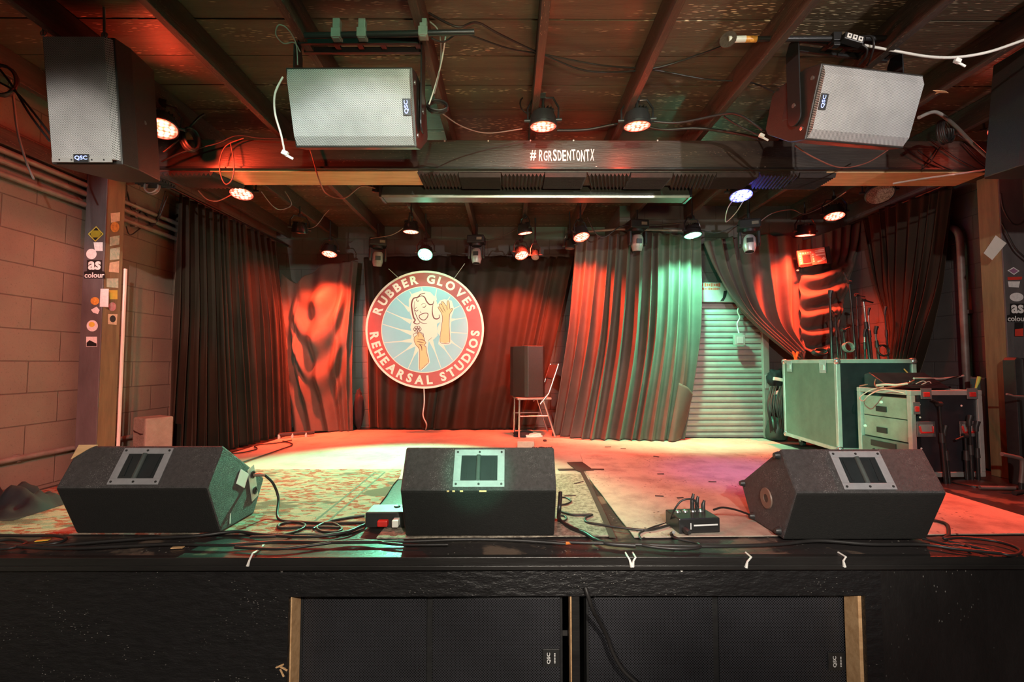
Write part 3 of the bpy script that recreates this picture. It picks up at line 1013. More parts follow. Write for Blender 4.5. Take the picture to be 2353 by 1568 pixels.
def loudspeaker(label, M, w, h, d, back, horizontal, logo=True, name='loudspeaker', group=None):
    """w, h of the front; horizontal: the cabinet lies on its side and tapers in height"""
    t = thing(name, label, 'speaker', M.to_translation(), M.to_3x3(), group)
    r = 0.012
    c = 0.05                           # straight side depth before the taper
    if horizontal:
        prof = [(-h / 2, 0.0), (h / 2, 0.0), (h / 2, c + 0.06), (back / 2, d - 0.03), (back / 2 - 0.03, d), (-back / 2 + 0.03, d), (-back / 2, d - 0.03), (-h / 2, c + 0.06)]
        b = MB(); b.prism([(y, z) for z, y in prof], -w / 2, w / 2, 'x')
    else:
        prof = [(-w / 2, 0.0), (w / 2, 0.0), (w / 2, c + 0.05), (back / 2, d - 0.03), (back / 2 - 0.03, d), (-back / 2 + 0.03, d), (-back / 2, d - 0.03), (-w / 2, c + 0.05)]
        b = MB(); b.prism(prof, -h / 2, h / 2, 'z')
    b.build('cabinet', M_CAB, t, bevel=0.006)
    # curved steel grille over the whole front, turned back at its long edges
    b = MB()
    e = 0.026
    if horizontal:
        cs = [(-h / 2 + 0.004, 0.012), (-h / 2 + 0.010, -0.004), (-h / 2 + 0.05, -e), (h / 2 - 0.05, -e), (h / 2 - 0.010, -0.004), (h / 2 - 0.004, 0.012)]
        b.prism([(y, z) for z, y in cs], -w / 2 + 0.012, w / 2 - 0.012, 'x')
    else:
        cs = [(-w / 2 + 0.004, 0.012), (-w / 2 + 0.010, -0.004), (-w / 2 + 0.030, -e), (w / 2 - 0.030, -e), (w / 2 - 0.010, -0.004), (w / 2 - 0.004, 0.012)]
        b.prism(cs, -h / 2 + 0.018, h / 2 - 0.012, 'z')
    g = b.build('grille', M_GRILLE, t, bevel=0.0)
    if not horizontal:
        b = MB(); b.box((0, -e - 0.001, -h / 2 + 0.014), (w - 0.06, 0.004, 0.022)); b.build('lower_strip', M_ALU, t)
        for sx in (-0.11, -0.05, 0.05, 0.11):
            b = MB(); b.lathe([(0, -0.002), (0.004, -0.001), (0.004, 0.001), (0, 0.002)], 10, Matrix.Translation((sx, -e - 0.004, -h / 2 + 0.014)) @ Matrix.Rotation(PI / 2, 4, 'X'))
            b.build('screw', M_BLACK, t, smooth=60)
    return t


# left speaker hung by two wires
E = 0.026
pa = [at(166, 74, Y=2.20), at(214, 389, Y=2.285)]
ctr = (pa[0] + pa[1]) / 2
tilt = math.atan2(0.085, (pa[0] - pa[1]).z)
MS = Matrix.Translation(ctr) @ Matrix.Rotation(tilt, 4, 'X')
SPL = loudspeaker('tall black loudspeaker hung upright by two rods at the top left corner', MS, 0.357, 0.61, 0.35, 0.25, False)
badge(SPL, (0, -E - 0.004, -0.285), 0.075, 0.042, 0, True)
b = MB()
for px, py, Y in ((322, 82, None),):
    pass
b.lathe([(0, -0.003), (0.012, -0.002), (0.012, 0.002), (0, 0.003)], 14, Matrix.Translation((0.155, 0.19, -0.03)) @ Matrix.Rotation(PI / 2, 4, 'Y'))
b.build('side_fitting', M_CHROME, SPL, smooth=50)
for i, (px, py, ptx, lab) in enumerate(((100, 68, 88, 'left threaded rod holding the upright loudspeaker from the ceiling'), (240, 72, 236, 'right threaded rod holding the upright loudspeaker from the ceiling'))):
    p0 = at(px, py + 14, Y=2.26)
    p1 = Vector((p0.x - 0.005, 2.26 - 0.004, ZC))
    b = MB(); b.tube([p0, p0.lerp(p1, 0.35), p1], 0.006, 8)
    b.tube([p0 + Vector((0.014 * math.cos(a), 0, 0.012 + 0.014 * math.sin(a))) for a in [2 * PI * q / 12 for q in range(12)]], 0.004, 6, closed=True)
    tag(b.build('hanging_rod', mat('green_grey_rod', (0.30, 0.33, 0.30), 0.4, 0.5), smooth=50), lab, 'rod', 'rods of the upright loudspeaker')

# two speakers on yokes
MS2 = Matrix.Translation(at(810, 249, Y=2.225)) @ Matrix.Rotation(R(-0.5), 4, 'Z') @ Matrix.Rotation(R(20), 4, 'X')
SPM = loudspeaker('black loudspeaker hung sideways in a yoke left of the centre, greenish grille', MS2, 0.615, 0.360, 0.34, 0.24, True, group='side-hung loudspeakers')
badge(SPM, (0.615 / 2 - 0.032, -E - 0.004, 0.0), 0.075, 0.040, PI / 2, True)
MS3 = Matrix.Translation(at(1986, 247, Y=2.36)) @ Matrix.Rotation(R(9), 4, 'Z') @ Matrix.Rotation(R(20), 4, 'X')
SPR = loudspeaker('black loudspeaker hung sideways in a yoke right of the centre, bright silver grille', MS3, 0.615, 0.360, 0.34, 0.24, True, group='side-hung loudspeakers')
badge(SPR, (-0.615 / 2 + 0.036, -E - 0.004, 0.0), 0.075, 0.040, PI / 2, True)
for sp, sgn in ((SPM, 1), (SPR, -1)):
    for sz in (-0.12, 0.12):
        b = MB(); b.lathe([(0, 0), (0.011, 0), (0.011, 0.004), (0.006, 0.005), (0, 0.003)], 14, Matrix.Translation((sgn * 0.3075, 0.04, sz)) @ Matrix.Rotation(sgn * PI / 2, 4, 'Y'))
        b.build('rigging_fitting', M_CHROME, sp, smooth=50)
    b = MB(); b.box((sgn * 0.302, 0.16, 0.0), (0.014, 0.10, 0.12)); b.build('side_handle', M_BLACK, sp, bevel=0.004)


def yoke(label, sp, M, zbar, Ybar, wl):
    t = thing('speaker_yoke', label, 'bracket', M.to_translation(), None, 'yokes of the side-hung loudspeakers')
    c = M @ Vector((0, 0.11, 0))
    Rz = Matrix.Rotation(M.to_euler().z, 4, 'Z')
    base = Matrix.Translation(Vector((c.x, c.y, 0))) @ Rz
    for s in (-1, 1):
        b = MB()
        x = s * (0.3075 + 0.018)
        zt = zbar + 0.03
        zb = c.z - 0.11
        o = []
        for k in range(9):
            a = PI + PI * k / 8
            o.append((0.045 * math.cos(a), zb + 0.045 * math.sin(a) + 0.045))
        o += [(0.045, zt - 0.05), (0.02, zt), (-0.03, zt), (-0.045, zt - 0.03)]
        b.prism([(y, z) for y, z in o], x - 0.004, x + 0.004, 'x', M=base)
        b.build('yoke_arm', M_BLACKM, t, bevel=0.002, world=True)
        b = MB(); b.lathe([(0, -0.006), (0.012, -0.006), (0.012, 0.006), (0, 0.006)], 12, base @ Matrix.Translation((x, 0, c.z)) @ Matrix.Rotation(PI / 2, 4, 'Y'))
        b.build('pivot_bolt', M_CHROME, t, smooth=50, world=True)
    b = MB()
    for dy in (-0.035, 0.035):
        b.box((0, dy, zbar + 0.02), (0.62, 0.018, 0.030), M=base)
    for dx in (-0.30, -0.12, 0.0, 0.12, 0.30):
        b.box((dx, 0, zbar + 0.02), (0.03, 0.07, 0.012), M=base)
    b.build('crossbar', M_BLACKM, t, bevel=0.002, world=True)
    for dx in (-0.09, 0.02):
        b = MB()
        b.lathe([(0, -0.004), (0.010, -0.003), (0.011, 0.012), (0, 0.016)], 10, base @ Matrix.Translation((dx, -0.02, zbar + 0.028)))
        b.build('crossbar_bolt', M_CHROME, t, smooth=50, world=True)
    return base, t


zbar = at(840, 118, Y=2.34).z
baseM, YKM = yoke('black yoke frame carrying the greenish loudspeaker left of the centre', SPM, MS2, zbar, 2.34, 0)
zbar3 = at(1950, 125, Y=2.47).z
baseR, YKR = yoke('black yoke frame carrying the silver-grilled loudspeaker right of the centre', SPR, MS3, zbar3, 2.47, 0)


# hanging pipes over the two yokes
def hang_pipe(label, px0, px1, py0, py1, Y, clamps, col):
    t = thing('hanging_pipe', label, 'pipe', at((px0 + px1) / 2, py0, Y=Y), None, 'pipes over the speaker yokes')
    p0, p1 = at(px0, py0, Y=Y), at(px1, py1, Y=Y)
    b = MB(); b.tube([p0, p0.lerp(p1, 0.5), p1], 0.014, 12); b.build('pipe', M_BLACKM, t, smooth=50, world=True)
    for k in clamps:
        p = p0.lerp(p1, k)
        b = MB(); b.box((p.x, p.y, (p.z + ZJ) / 2), (0.035, 0.03, ZJ - p.z + 0.05)); b.box((p.x, p.y, p.z), (0.045, 0.045, 0.045))
        b.build('clamp', col, t, bevel=0.003, world=True)
    return t


G_CL = mat('grey_clamp', (0.25, 0.28, 0.25), 0.5, 0.2)
hang_pipe('long black pipe across the joists above the greenish loudspeaker', 700, 1090, 82, 74, 2.16, (0.19, 0.34, 0.70), G_CL)
t = hang_pipe('black pipe with a round end plate above the silver-grilled loudspeaker', 1685, 2062, 90, 88, 2.34, (0.26, 0.62, 0.98), M_BLACKM)
p = at(1673, 91, Y=2.34)
b = MB(); b.lathe([(0, -0.004), (0.042, -0.004), (0.042, 0.004), (0, 0.004)], 24, Matrix.Translation(p) @ Matrix.Rotation(R(52), 4, 'Z') @ Matrix.Rotation(PI / 2, 4, 'Y'))
b.build('end_plate', M_JOIST, t, smooth=50, world=True)
b = MB(); b.tube([p, at(1712, 90, Y=2.34)], 0.017, 10); o = b.build('pipe_sleeve', mat('pale_sleeve', (0.55, 0.55, 0.48), 0.5), t, smooth=50, world=True)
b = MB(); b.tube([at(1712, 90, Y=2.34), at(1738, 90, Y=2.34)], 0.0165, 10); o = b.build('pipe_sleeve', S_ORG, t, smooth=50, world=True)

# power strip lying on the right pipe
t = thing('power_strip', 'small white-faced power strip lying on the pipe above the silver-grilled loudspeaker', 'power strip', at(1958, 92, Y=2.33))
M1 = facing(at(1958, 92, Y=2.315)) @ Matrix.Rotation(R(-17), 4, 'Z')
b = MB(); b.box((0, 0, 0), (0.105, 0.038, 0.04), M=M1); b.build('case', M_BLACK, t, bevel=0.004, world=True)
for k in (-1, 0, 1):
    b = MB(); b.box((k * 0.030, 0.0, 0.021), (0.024, 0.026, 0.004), M=M1); s = b.build('outlet', M_WHITE, t, bevel=0.002, world=True)
    b = MB(); b.box((k * 0.030, 0.0, 0.0235), (0.008, 0.009, 0.002), M=M1); b.build('socket_hole', M_BLACK, s)

# partly seen speaker at the right edge
ps = at(2300, 404, X=2.70)
MS4 = Matrix.Translation(Vector((2.90, 2.27, ps.z + 0.32))) @ Matrix.Rotation(tilt, 4, 'X')
SPFR = loudspeaker('black upright loudspeaker cut off by the right edge, red light on its side', MS4, 0.357, 0.63, 0.35, 0.27, False)
b = MB(); p = MS4 @ Vector((0, 0.1, 0.3)); b.tube([p, Vector((p.x, p.y, ZC))], 0.006, 8)
tag(b.build('hanging_rod', MATS['green_grey_rod'], smooth=50), 'rod holding the loudspeaker at the right edge', 'rod')


# ------------------------------------------------------------------ floor monitors
WPROF = [(0.0, 0.0), (-0.112, 0.240), (0.0, 0.414), (0.385, 0.165), (0.29, 0.0)]    # (y, z)


def wedge(label, cx, yf, w, right_side):
    t = thing('floor_monitor', label, 'monitor', (cx, yf, STAGE + 0.0125), None, 'wedge monitors along the front of the stage')
    b = MB()
    b.prism(WPROF, -w / 2, w / 2, 'x')
    # colour split: lower front face darker
    for i, f in enumerate(b.f):
        ys = [b.v[k] for k in f]
        if len(f) == 4 and all(v.y < 0.001 for v in ys) and min(v.z for v in ys) < 0.01 and max(v.z for v in ys) < 0.3:
            b.mi[i] = 1
    b.build('cabinet', [M_WEDGE, M_WEDGEF], t, bevel=0.010)
    # handle on the sloped upper face
    a = Vector((0, -0.112, 0.240)); c = Vector((0, 0.0, 0.414))
    u = (c - a).normalized()
    n = Vector((0, -u.z, u.y))
    Mh = Matrix(((1, 0, 0, 0), (0, u.y, n.y, 0), (0, u.z, n.z, 0), (0, 0, 0, 1)))
    Mh = Matrix.Translation((a + c) / 2 + n * 0.001) @ Mh
    pw, ph, iw, ih = 0.232, 0.176, 0.166, 0.118
    b = MB()
    for (x, y, sx, sy) in ((0, (ph + ih) / 4, pw, (ph - ih) / 2), (0, -(ph + ih) / 4, pw, (ph - ih) / 2), ((pw + iw) / 4, 0, (pw - iw) / 2, ih), (-(pw + iw) / 4, 0, (pw - iw) / 2, ih)):
        b.box((x, y, 0.002), (sx, sy, 0.005), M=Mh)
    hp = b.build('handle_plate', M_PLATE, t, bevel=0.0012)
    for sx in (-1, 0, 1):
        for sy in (-1, 1):
            b = MB(); b.lathe([(0, 0.004), (0.0055, 0.004), (0.005, 0.007), (0, 0.0075)], 10, Mh @ Matrix.Translation((sx * (pw / 2 - 0.014), sy * (ph / 2 - 0.013), 0)))
            b.build('screw', M_BLACK, hp, smooth=50)
    b = MB(); b.box((0, 0, 0.0008), (iw, ih, 0.0016), M=Mh)
    b.box((-iw / 2 + 0.02, 0, 0.003), (0.012, ih * 0.8, 0.004), (0, 0, 0.05), M=Mh)
    b.box((iw / 2 - 0.022, 0, 0.003), (0.016, ih * 0.86, 0.004), (0, 0, -0.05), M=Mh)
    b.build('handle_cup', M_CUP, t)
    b = MB(); b.tube([Mh @ Vector((-0.004, -ih / 2, 0.006)), Mh @ Vector((-0.004, ih / 2, 0.006))], 0.0105, 12)
    b.build('handle_bar', mat('handle_bar', (0.10, 0.12, 0.115), 0.25, 0.3), t, smooth=50)
    # slanted grille on the performers' side
    g0, g1 = Vector((0, 0.018, 0.398)), Vector((0, 0.372, 0.176))
    uu = (g1 - g0).normalized(); nn = Vector((0, -uu.z, uu.y))
    if nn.z < 0:
        nn = -nn
    Mg = Matrix(((1, 0, 0, 0), (0, uu.y, nn.y, 0), (0, uu.z, nn.z, 0), (0, 0, 0, 1)))
    Mg = Matrix.Translation((g0 + g1) / 2 + nn * 0.004) @ Mg
    b = MB(); b.box((0, 0, 0), (w - 0.05, (g1 - g0).length - 0.03, 0.010), M=Mg); b.build('performer_grille', M_SUBG, t, bevel=0.003)
    return t


def wsize(px0, px1, py):
    a, c = fl(px0, py, 0.0125), fl(px1, py, 0.0125)
    return (a.x + c.x) / 2, a.y, c.x - a.x


cx, yf, w = wsize(174, 506, 1226)
WL = wedge('black floor monitor at the left, chipped top corner and a plugged-in cable on its side', cx, yf, w, 1)
cx, yf, w = wsize(931, 1274, 1233)
WC = wedge('black floor monitor in the middle of the stage edge, green lit handle plate', cx, yf, w, 0)
cx, yf, w = wsize(1800, 2131, 1241)
WR = wedge('black floor monitor at the right with a round pole socket in its side', cx, yf, w, -1)
# left one: chipped corner, jack plate, label
hw = 0.35
ww = (fl(506, 1226, 0.0125).x - fl(174, 1226, 0.0125).x)
b = MB(); b.add([(-ww / 2 - 0.001, -0.003, 0.4155), (-ww / 2 + 0.085, -0.001, 0.4158), (-ww / 2 + 0.055, -0.012, 0.400), (-ww / 2 - 0.001, -0.040, 0.356),
                 (-ww / 2 - 0.001, 0.02, 0.404), (-ww / 2 + 0.07, 0.02, 0.404)],
                [(0, 1, 2), (0, 2, 3), (0, 4, 5, 1), (0, 3, 4)])
o = b.build('chipped_corner', M_PINE, WL, solid=0.003); o['label'] = 'bare wood where the corner is chipped'
xs = ww / 2 + 0.001
def side_box(parent, name, m, y, z, sy, sz, rx=0.0, t=0.004, bevel=0.003, x=None):
    b = MB(); b.box(((xs if x is None else x) + t / 2, y, z), (t, sy, sz), (rx, 0, 0)); return b.build(name, m, parent, bevel=bevel)
side_box(WL, 'paper_label', M_WHITE, 0.165, 0.215, 0.085, 0.075, R(-30))
jp = side_box(WL, 'jack_plate', M_ALU, 0.262, 0.168, 0.062, 0.185, R(16))
for z in (0.215, 0.125):
    b = MB(); b.lathe([(0.018, 0), (0.021, 0.006), (0.014, 0.008), (0.012, 0.002), (0, 0.002)], 16, Matrix.Translation((xs + 0.004, 0.252 + (0.17 - z) * 0.28 + 0.012, z)) @ Matrix.Rotation(PI / 2, 4, 'Y'))
    b.build('socket', M_BLACK, jp, smooth=50)
b = MB(); q = Vector((xs + 0.008, 0.255, 0.212)); b.tube([q, q + Vector((0.03, 0.008, 0)), q + Vector((0.055, 0.012, -0.004))], [0.009, 0.010, 0.007], 10)
o = b.build('plug', mat('plug_metal', (0.35, 0.20, 0.16), 0.35, 0.5), WL, smooth=50)
PLUG = WL.matrix_world @ (q + Vector((0.055, 0.012, -0.004)))
b = MB(); b.box((xs + 0.001, 0.07, 0.045), (0.002, 0.004, 0.05)); b.build('tape_scrap', M_WHITE, WL)
# right one: pole socket and corner feet on the left side
ww = (fl(2131, 1241, 0.0125).x - fl(1800, 1241, 0.0125).x)
xs = -ww / 2
b = MB(); b.lathe([(0.020, -0.02), (0.020, 0.004), (0.048, 0.005), (0.050, 0.0), (0.05, -0.002)], 24, Matrix.Translation((xs - 0.001, 0.13, 0.150)) @ Matrix.Rotation(-PI / 2, 4, 'Y'))
b.build('pole_socket', mat('brown_flange', (0.20, 0.13, 0.10), 0.45), WR, smooth=40)
b = MB(); b.lathe([(0, 0.0015), (0.020, 0.0015)], 20, Matrix.Translation((xs - 0.001, 0.13, 0.150)) @ Matrix.Rotation(-PI / 2, 4, 'Y')); b.build('pole_hole', M_BLACK, WR)
for (y, z) in ((0.022, 0.378), (0.352, 0.165), (0.03, 0.03), (0.262, 0.022)):
    b = MB(); b.lathe([(0, 0.02), (0.012, 0.02), (0.019, 0.0), (0.019, -0.002)], 16, Matrix.Translation((xs, y, z)) @ Matrix.Rotation(-PI / 2, 4, 'Y'))
    b.build('rubber_foot', M_BLACK, WR, smooth=50)
# middle one: bitten paint along the ridge, foot, row of little marks
b = MB()
for x, s in ((-0.135, 0.010), (-0.11, 0.012), (-0.075, 0.014), (0.02, 0.032)):
    b.box((x, -0.1125, 0.238), (s, 0.002, 0.007))
o = b.build('chipped_paint', M_PINE, WC); o['label'] = 'pale chips along the ridge'

# ------------------------------------------------------------------ subwoofers in the cut-out
def subwoofer(label, px0, px1, pxd, pxl, logo_py):
    Y = YP + 0.125
    x0, x1, xd = at(px0, 1450, Y=Y).x, at(px1, 1450, Y=Y).x, at(pxd, 1450, Y=Y).x
    t = thing('subwoofer', label, 'subwoofer', ((x0 + x1) / 2, Y, 0.0), None, 'subwoofers under the stage')
    top = oz - 0.008
    b = MB(); b.box(((x0 + x1) / 2, Y + 0.37, 0.05 + (top - 0.06) / 2), (x1 - x0, 0.66, top - 0.06)); b.build('cabinet', M_CAB, t, bevel=0.006, world=True)
    for sx in (-0.45, 0.45):
        for sy in (0.15, 0.6):
            b = MB(); b.lathe([(0, 0), (0.03, 0), (0.03, 0.05), (0, 0.05)], 14, Matrix.Translation(((x0 + x1) / 2 + sx, Y + sy, 0.0))); b.build('foot', M_BLACK, t, smooth=50, world=True)
    zg0, zg1 = 0.08, top - 0.012
    for a, c in ((x0 + 0.012, xd - 0.014), (xd + 0.014, x1 - 0.012)):
        b = MB()
        b.prism([(0.045, zg0), (0.012, zg0), (0.0, zg0 + 0.02), (0.0, zg1 - 0.055), (0.010, zg1 - 0.03), (0.05, zg1), (0.06, zg1)], a, c, 'x', M=Matrix.Translation((0, Y - 0.008, 0)))
        b.build('grille', M_SUBG, t, world=True)
    b = MB(); b.box((xd, Y + 0.012, (zg0 + zg1) / 2), (0.03, 0.03, zg1 - zg0)); b.build('divider', M_BLACK, t, bevel=0.004, world=True)
    for x in (x0 + 0.006, x1 - 0.006):
        b = MB(); b.box((x, Y + 0.01, (zg0 + zg1) / 2), (0.012, 0.05, zg1 - zg0 + 0.02)); b.build('side_rail', M_BLACK, t, bevel=0.003, world=True)
    p = at(pxl, logo_py, Y=Y - 0.012)
    M1 = facing(p)
    b = MB(); b.box((0, 0, 0), (0.078, 0.078, 0.008), M=M1); o = b.build('badge', M_BLACK, t, bevel=0.002, world=True)
    b = MB(); put_text(b, 'QSC', 0.020, M1 @ Matrix.Translation((-0.010, 0, 0.0048)) @ Matrix.Rotation(PI / 2, 4, 'Z'), 0.0006, 1.25)
    for k in range(7):
        b.add([M1 @ Vector((0.014 + dx * 0.006, -0.022 + k * 0.0066 + dy * 0.0042, 0.0048)) for dx, dy in ((0, 0), (1, 0), (1, 1), (0, 1))], [(0, 1, 2, 3)])
    b.build('badge_lettering', M_WHITELOGO, o, fixn=False)
    return t


subwoofer('black double subwoofer in the left half of the cut-out under the stage', 692, 1292, 988, 1266, 1512)
subwoofer('black double subwoofer in the right half of the cut-out, cable hanging over it', 1346, 1952, 1643, 1922, 1520)

# ------------------------------------------------------------------ stage lamps
def par(label, px, py, Y, target, color, energy, cone=110, dia=0.175, hook='joist', depth=0.09, roll=0.0, group='round stage lamps', blend=1.0, yoke_len=0.13, beam=None, spill=2.0):
    loc = at(px, py, Y=Y)
    v = (Vector(target) - loc).normalized()
    q = v.to_track_quat('-Z', 'Y').to_matrix() @ Matrix.Rotation(roll, 3, 'Z')
    t = thing('stage_lamp', label, 'stage lamp', loc, q, group)
    r = dia / 2
    b = MB(); b.lathe([(r * 0.97, -0.004), (r * 1.05, 0.0), (r * 1.05, 0.012), (r * 1.0, 0.016), (r * 0.96, depth * 0.6), (r * 0.80, depth), (0, depth)], 28)
    b.build('housing', M_BLACKM, t, smooth=40)
    lens = M_LENS_OFF if color is None else LENS[color]
    b = MB(); b.lathe([(0, -0.0035), (r * 0.7, -0.0025), (r * 0.96, -0.001)], 28)
    b.build('lens', lens, t, smooth=60)
    b = MB()
    for k in range(18):
        a = 2 * PI * k / 18
        b.box((r * 0.66 * math.cos(a), r * 0.66 * math.sin(a), depth + 0.008), (0.03, 0.003, 0.018), (0, 0, a))
    b.build('cooling_fins', M_BLACKM, t)
    # yoke: two arms beside the can, joined above it, then a stem to what it hangs from
    Mi = t.matrix_world.inverted()
    up = Vector((0, 0, 1))
    side = q @ Vector((1, 0, 0)); side.z = 0
    if side.length < 0.2:
        side = Vector((1, 0, 0))
    side.normalize()
    cpt = loc - v * depth * 0.45
    top = cpt + up * yoke_len
    P = [cpt + side * (r + 0.012), cpt + side * (r + 0.014) + up * yoke_len * 0.55, top + side * r * 0.75, top, top - side * r * 0.75, cpt - side * (r + 0.014) + up * yoke_len * 0.55, cpt - side * (r + 0.012)]
    b = MB(); b.tube([Mi @ p for p in P], 0.007, 6); b.build('yoke', M_BLACKM, t, smooth=50)
    for s in (-1, 1):
        b = MB()
        b.tube([Mi @ (cpt + side * s * (r - 0.01)), Mi @ (cpt + side * s * (r + 0.035))], 0.011, 8)
        b.build('tilt_knob', M_BLACK, t, smooth=50)
    hz = {'joist': ZJ + 0.03, 'ceiling': ZC}.get(hook, hook)
    b = MB(); b.tube([Mi @ top, Mi @ Vector((top.x, top.y, hz))], 0.009, 8)
    b.box(Mi @ Vector((top.x, top.y, top.z + 0.01)), (0.035, 0.035, 0.035)); b.build('hanging_stem', M_BLACKM, t, smooth=50)
    if color is not None and energy > 0:
        pd = bpy.data.lights.new('lamp_spill', 'POINT')
        pd.color, pd.energy, pd.shadow_soft_size = LCOL[color], spill * (2.5 if color == 'green' else 1.0), 0.03
        po = bpy.data.objects.new('lamp_spill', pd)
        C.objects.link(po)
        po.parent = t
        po.location = (0, 0, -0.045)
        bt = Vector(beam) if beam is not None else loc + v
        sp = spot('lamp_light', loc + v * 0.012, bt, LCOL[color], energy, cone, blend, 0.05, parent=t)
    return t


FZ = STAGE
par('red stage lamp on the beam above the start of the painted hashtag', 1248, 291, 2.96, (0.23, 3.12, FZ), 'red', 94, 100, yoke_len=0.15, spill=4.0, beam=(0.3, 3.6, 1.4))
par('red stage lamp on the beam, tilted, above the end of the painted hashtag', 1464, 290, 2.96, (0.86, 3.14, FZ), 'red', 79, 100, spill=4.0, beam=(0.9, 3.6, 1.4))
par('red stage lamp half hidden behind the upright loudspeaker at the left', 372, 296, 2.9, (-1.95, 2.55, 2.2), 'red', 86, 120, spill=9.0, beam=(-1.5, 3.25, 3.0))
par('red stage lamp half hidden behind the loudspeaker at the right edge', 2310, 297, 3.0, (2.5, 2.5, FZ), 'red', 446, 58, roll=0.2, spill=0.8)
par('large red stage lamp hanging just behind the pine board at the left', 555, 446, 3.62, (-1.95, 3.05, FZ), 'red', 270, 85, 0.172, beam=(-1.55, 2.75, 0.9))
par('red stage lamp at the left end of the long dark light fixture', 872, 441, 3.9, (-1.3, 4.9, FZ), 'red', 29, 90, 0.12)
par('red stage lamp hanging below the middle of the long dark light fixture', 1220, 456, 3.9, (0.3, 4.2, FZ), 'red', 50, 100, 0.165)
par('red stage lamp a thin lit slit under the right part of the long fixture', 1393, 453, 3.9, (0.9, 4.6, FZ), 'red', 58, 90, 0.12)
par('blue stage lamp under the foam tiles at the right', 1703, 450, 3.60, (1.74, 2.95, FZ), 'blue', 85, 42, 0.172, beam=(1.74, 3.48, 0.9))
par('unlit stage lamp with a brownish lens under the right pine board', 2022, 447, 3.60, (2.55, 2.7, 1.6), None, 0, 60, 0.19)
par('red stage lamp at the right in front of the hanging dark curtain', 1918, 497, 4.35, (2.9, 3.85, FZ), 'red', 176, 110, 0.17, beam=(3.2, 4.5, 1.4))
par('red stage lamp hanging right above the panel pinned on the red curtain', 1850, 541, 4.70, (3.05, 4.95, FZ), 'red', 598, 105, 0.185, beam=(3.15, 5.0, 2.1))
par('red stage lamp seen edge-on with a white plug at the back left', 688, 534, 4.85, (-2.6, 5.5, 1.0), 'red', 207, 120, 0.165, roll=0.2)
par('red stage lamp on a flat bracket left of the green starburst lamp', 944, 533, 4.75, (-1.05, 4.75, FZ), 'red', 43, 80, 0.16, beam=(-1.6, 4.2, 0.9))
par('red stage lamp glowing over the red lit curtain at the back left', 757, 584, 5.30, (-2.1, 4.75, FZ), 'red', 1106, 100, 0.17, beam=(-2.35, 5.65, 1.7))
par('green stage lamp with a starburst above the round sign', 977, 585, 5.05, (-0.95, 3.3, FZ), 'green', 978, 70, 0.165, blend=0.5)
par('red stage lamp hanging in the middle of the back, upper of a pair', 1207, 536, 5.0, (0.5, 5.2, FZ), 'red', 310, 95, 0.16, beam=(0.25, 5.75, 1.9))
par('red stage lamp in the middle of the back, lower of a pair', 1199, 587, 5.25, (0.6, 4.3, FZ), 'red', 461, 95, 0.16, beam=(-0.05, 5.75, 1.8))
par('red stage lamp tilted over the left end of the pleated curtain', 1336, 545, 4.65, (1.1, 3.9, FZ), 'red', 657, 95, 0.17, roll=0.3, beam=(0.85, 5.2, 1.9))
par('green stage lamp over the pale end of the pleated curtain beside the shutter', 1592, 541, 4.55, (1.95, 4.25, FZ), 'green', 420, 90, 0.17, blend=0.7, beam=(1.85, 5.15, 1.9))
par('small unlit stage lamp with a clear lens beside the lower red pair lamp', 1230, 592, 5.20, (0.2, 4.3, 1.6), None, 0, 60, 0.085)
par('small unlit stage lamp hanging left of the pleated curtain', 1309, 572, 5.0, (0.6, 4.9, FZ), None, 0, 60, 0.10)


# moving head lamps
def mover(label, px, py, Y, yaw, tilt, shell, hz=None):
    loc = at(px, py, Y=Y)
    t = thing('moving_head', label, 'moving head lamp', loc, None, 'moving head lamps under the joists')
    M = Matrix.Rotation(yaw, 4, 'Z')
    b = MB(); b.box((0, 0, 0.10), (0.20, 0.18, 0.09), M=M); b.build('base', M_BLACKM, t, bevel=0.012)
    b = MB(); b.lathe([(0, 0.055), (0.06, 0.055), (0.06, 0.03), (0, 0.03)], 20, M); b.build('pan_collar', M_BLACK, t, smooth=40)
    for s in (-1, 1):
        b = MB()
        b.prism([(-0.04, 0.035), (0.04, 0.035), (0.035, -0.09), (0.02, -0.12), (-0.02, -0.12), (-0.035, -0.09)], s * 0.085 - 0.014, s * 0.085 + 0.014, 'x', M=M)
        b.build('arm', M_BLACKM, t, bevel=0.008)
    Mh = M @ Matrix.Translation((0, 0, -0.075)) @ Matrix.Rotation(tilt, 4, 'X')
    b = MB(); b.lathe([(0, 0.075), (0.045, 0.07), (0.062, 0.04), (0.064, -0.04), (0.05, -0.09), (0.046, -0.10), (0.040, -0.10)], 20, Mh)
    h = b.build('head', shell, t, smooth=40)
    b = MB(); b.lathe([(0, -0.092), (0.041, -0.096)], 20, Mh); b.build('lens', M_GLASS_D, h, smooth=60)
    b = MB(); b.box((0, -0.06, 0.0), (0.06, 0.012, 0.05), M=Mh); b.build('vent', M_BLACK, h, bevel=0.003)
    b = MB(); b.box((0.045, -0.092, 0.10), (0.06, 0.006, 0.03), M=M); b.build('display', mat('mover_display', (0.2, 0.18, 0.14), 0.3), t)
    zt = (hz or ZJ) - loc.z
    b = MB(); b.tube([(0, 0, 0.14), (0, 0, zt)], 0.014, 8); b.box((0, 0, 0.155), (0.10, 0.05, 0.02)); b.build('clamp', M_BLACKM, t, smooth=40)
    return t


mover('moving head lamp hanging left above the round sign', 868, 578, 5.35, 0.35, R(14), M_MOVER)
mover('moving head lamp hanging right above the round sign', 1095, 572, 5.35, -0.1, R(-6), M_MOVER)
mover('moving head lamp in front of the pleated curtain, smallest of the four', 1464, 540, 4.85, 0.1, R(6), M_MOVER)
mover('silver grey moving head lamp in front of the draped curtain at the right', 1721, 541, 4.55, -0.35, R(-12), mat('silver_shell', (0.55, 0.52, 0.52), 0.35, 0.3))

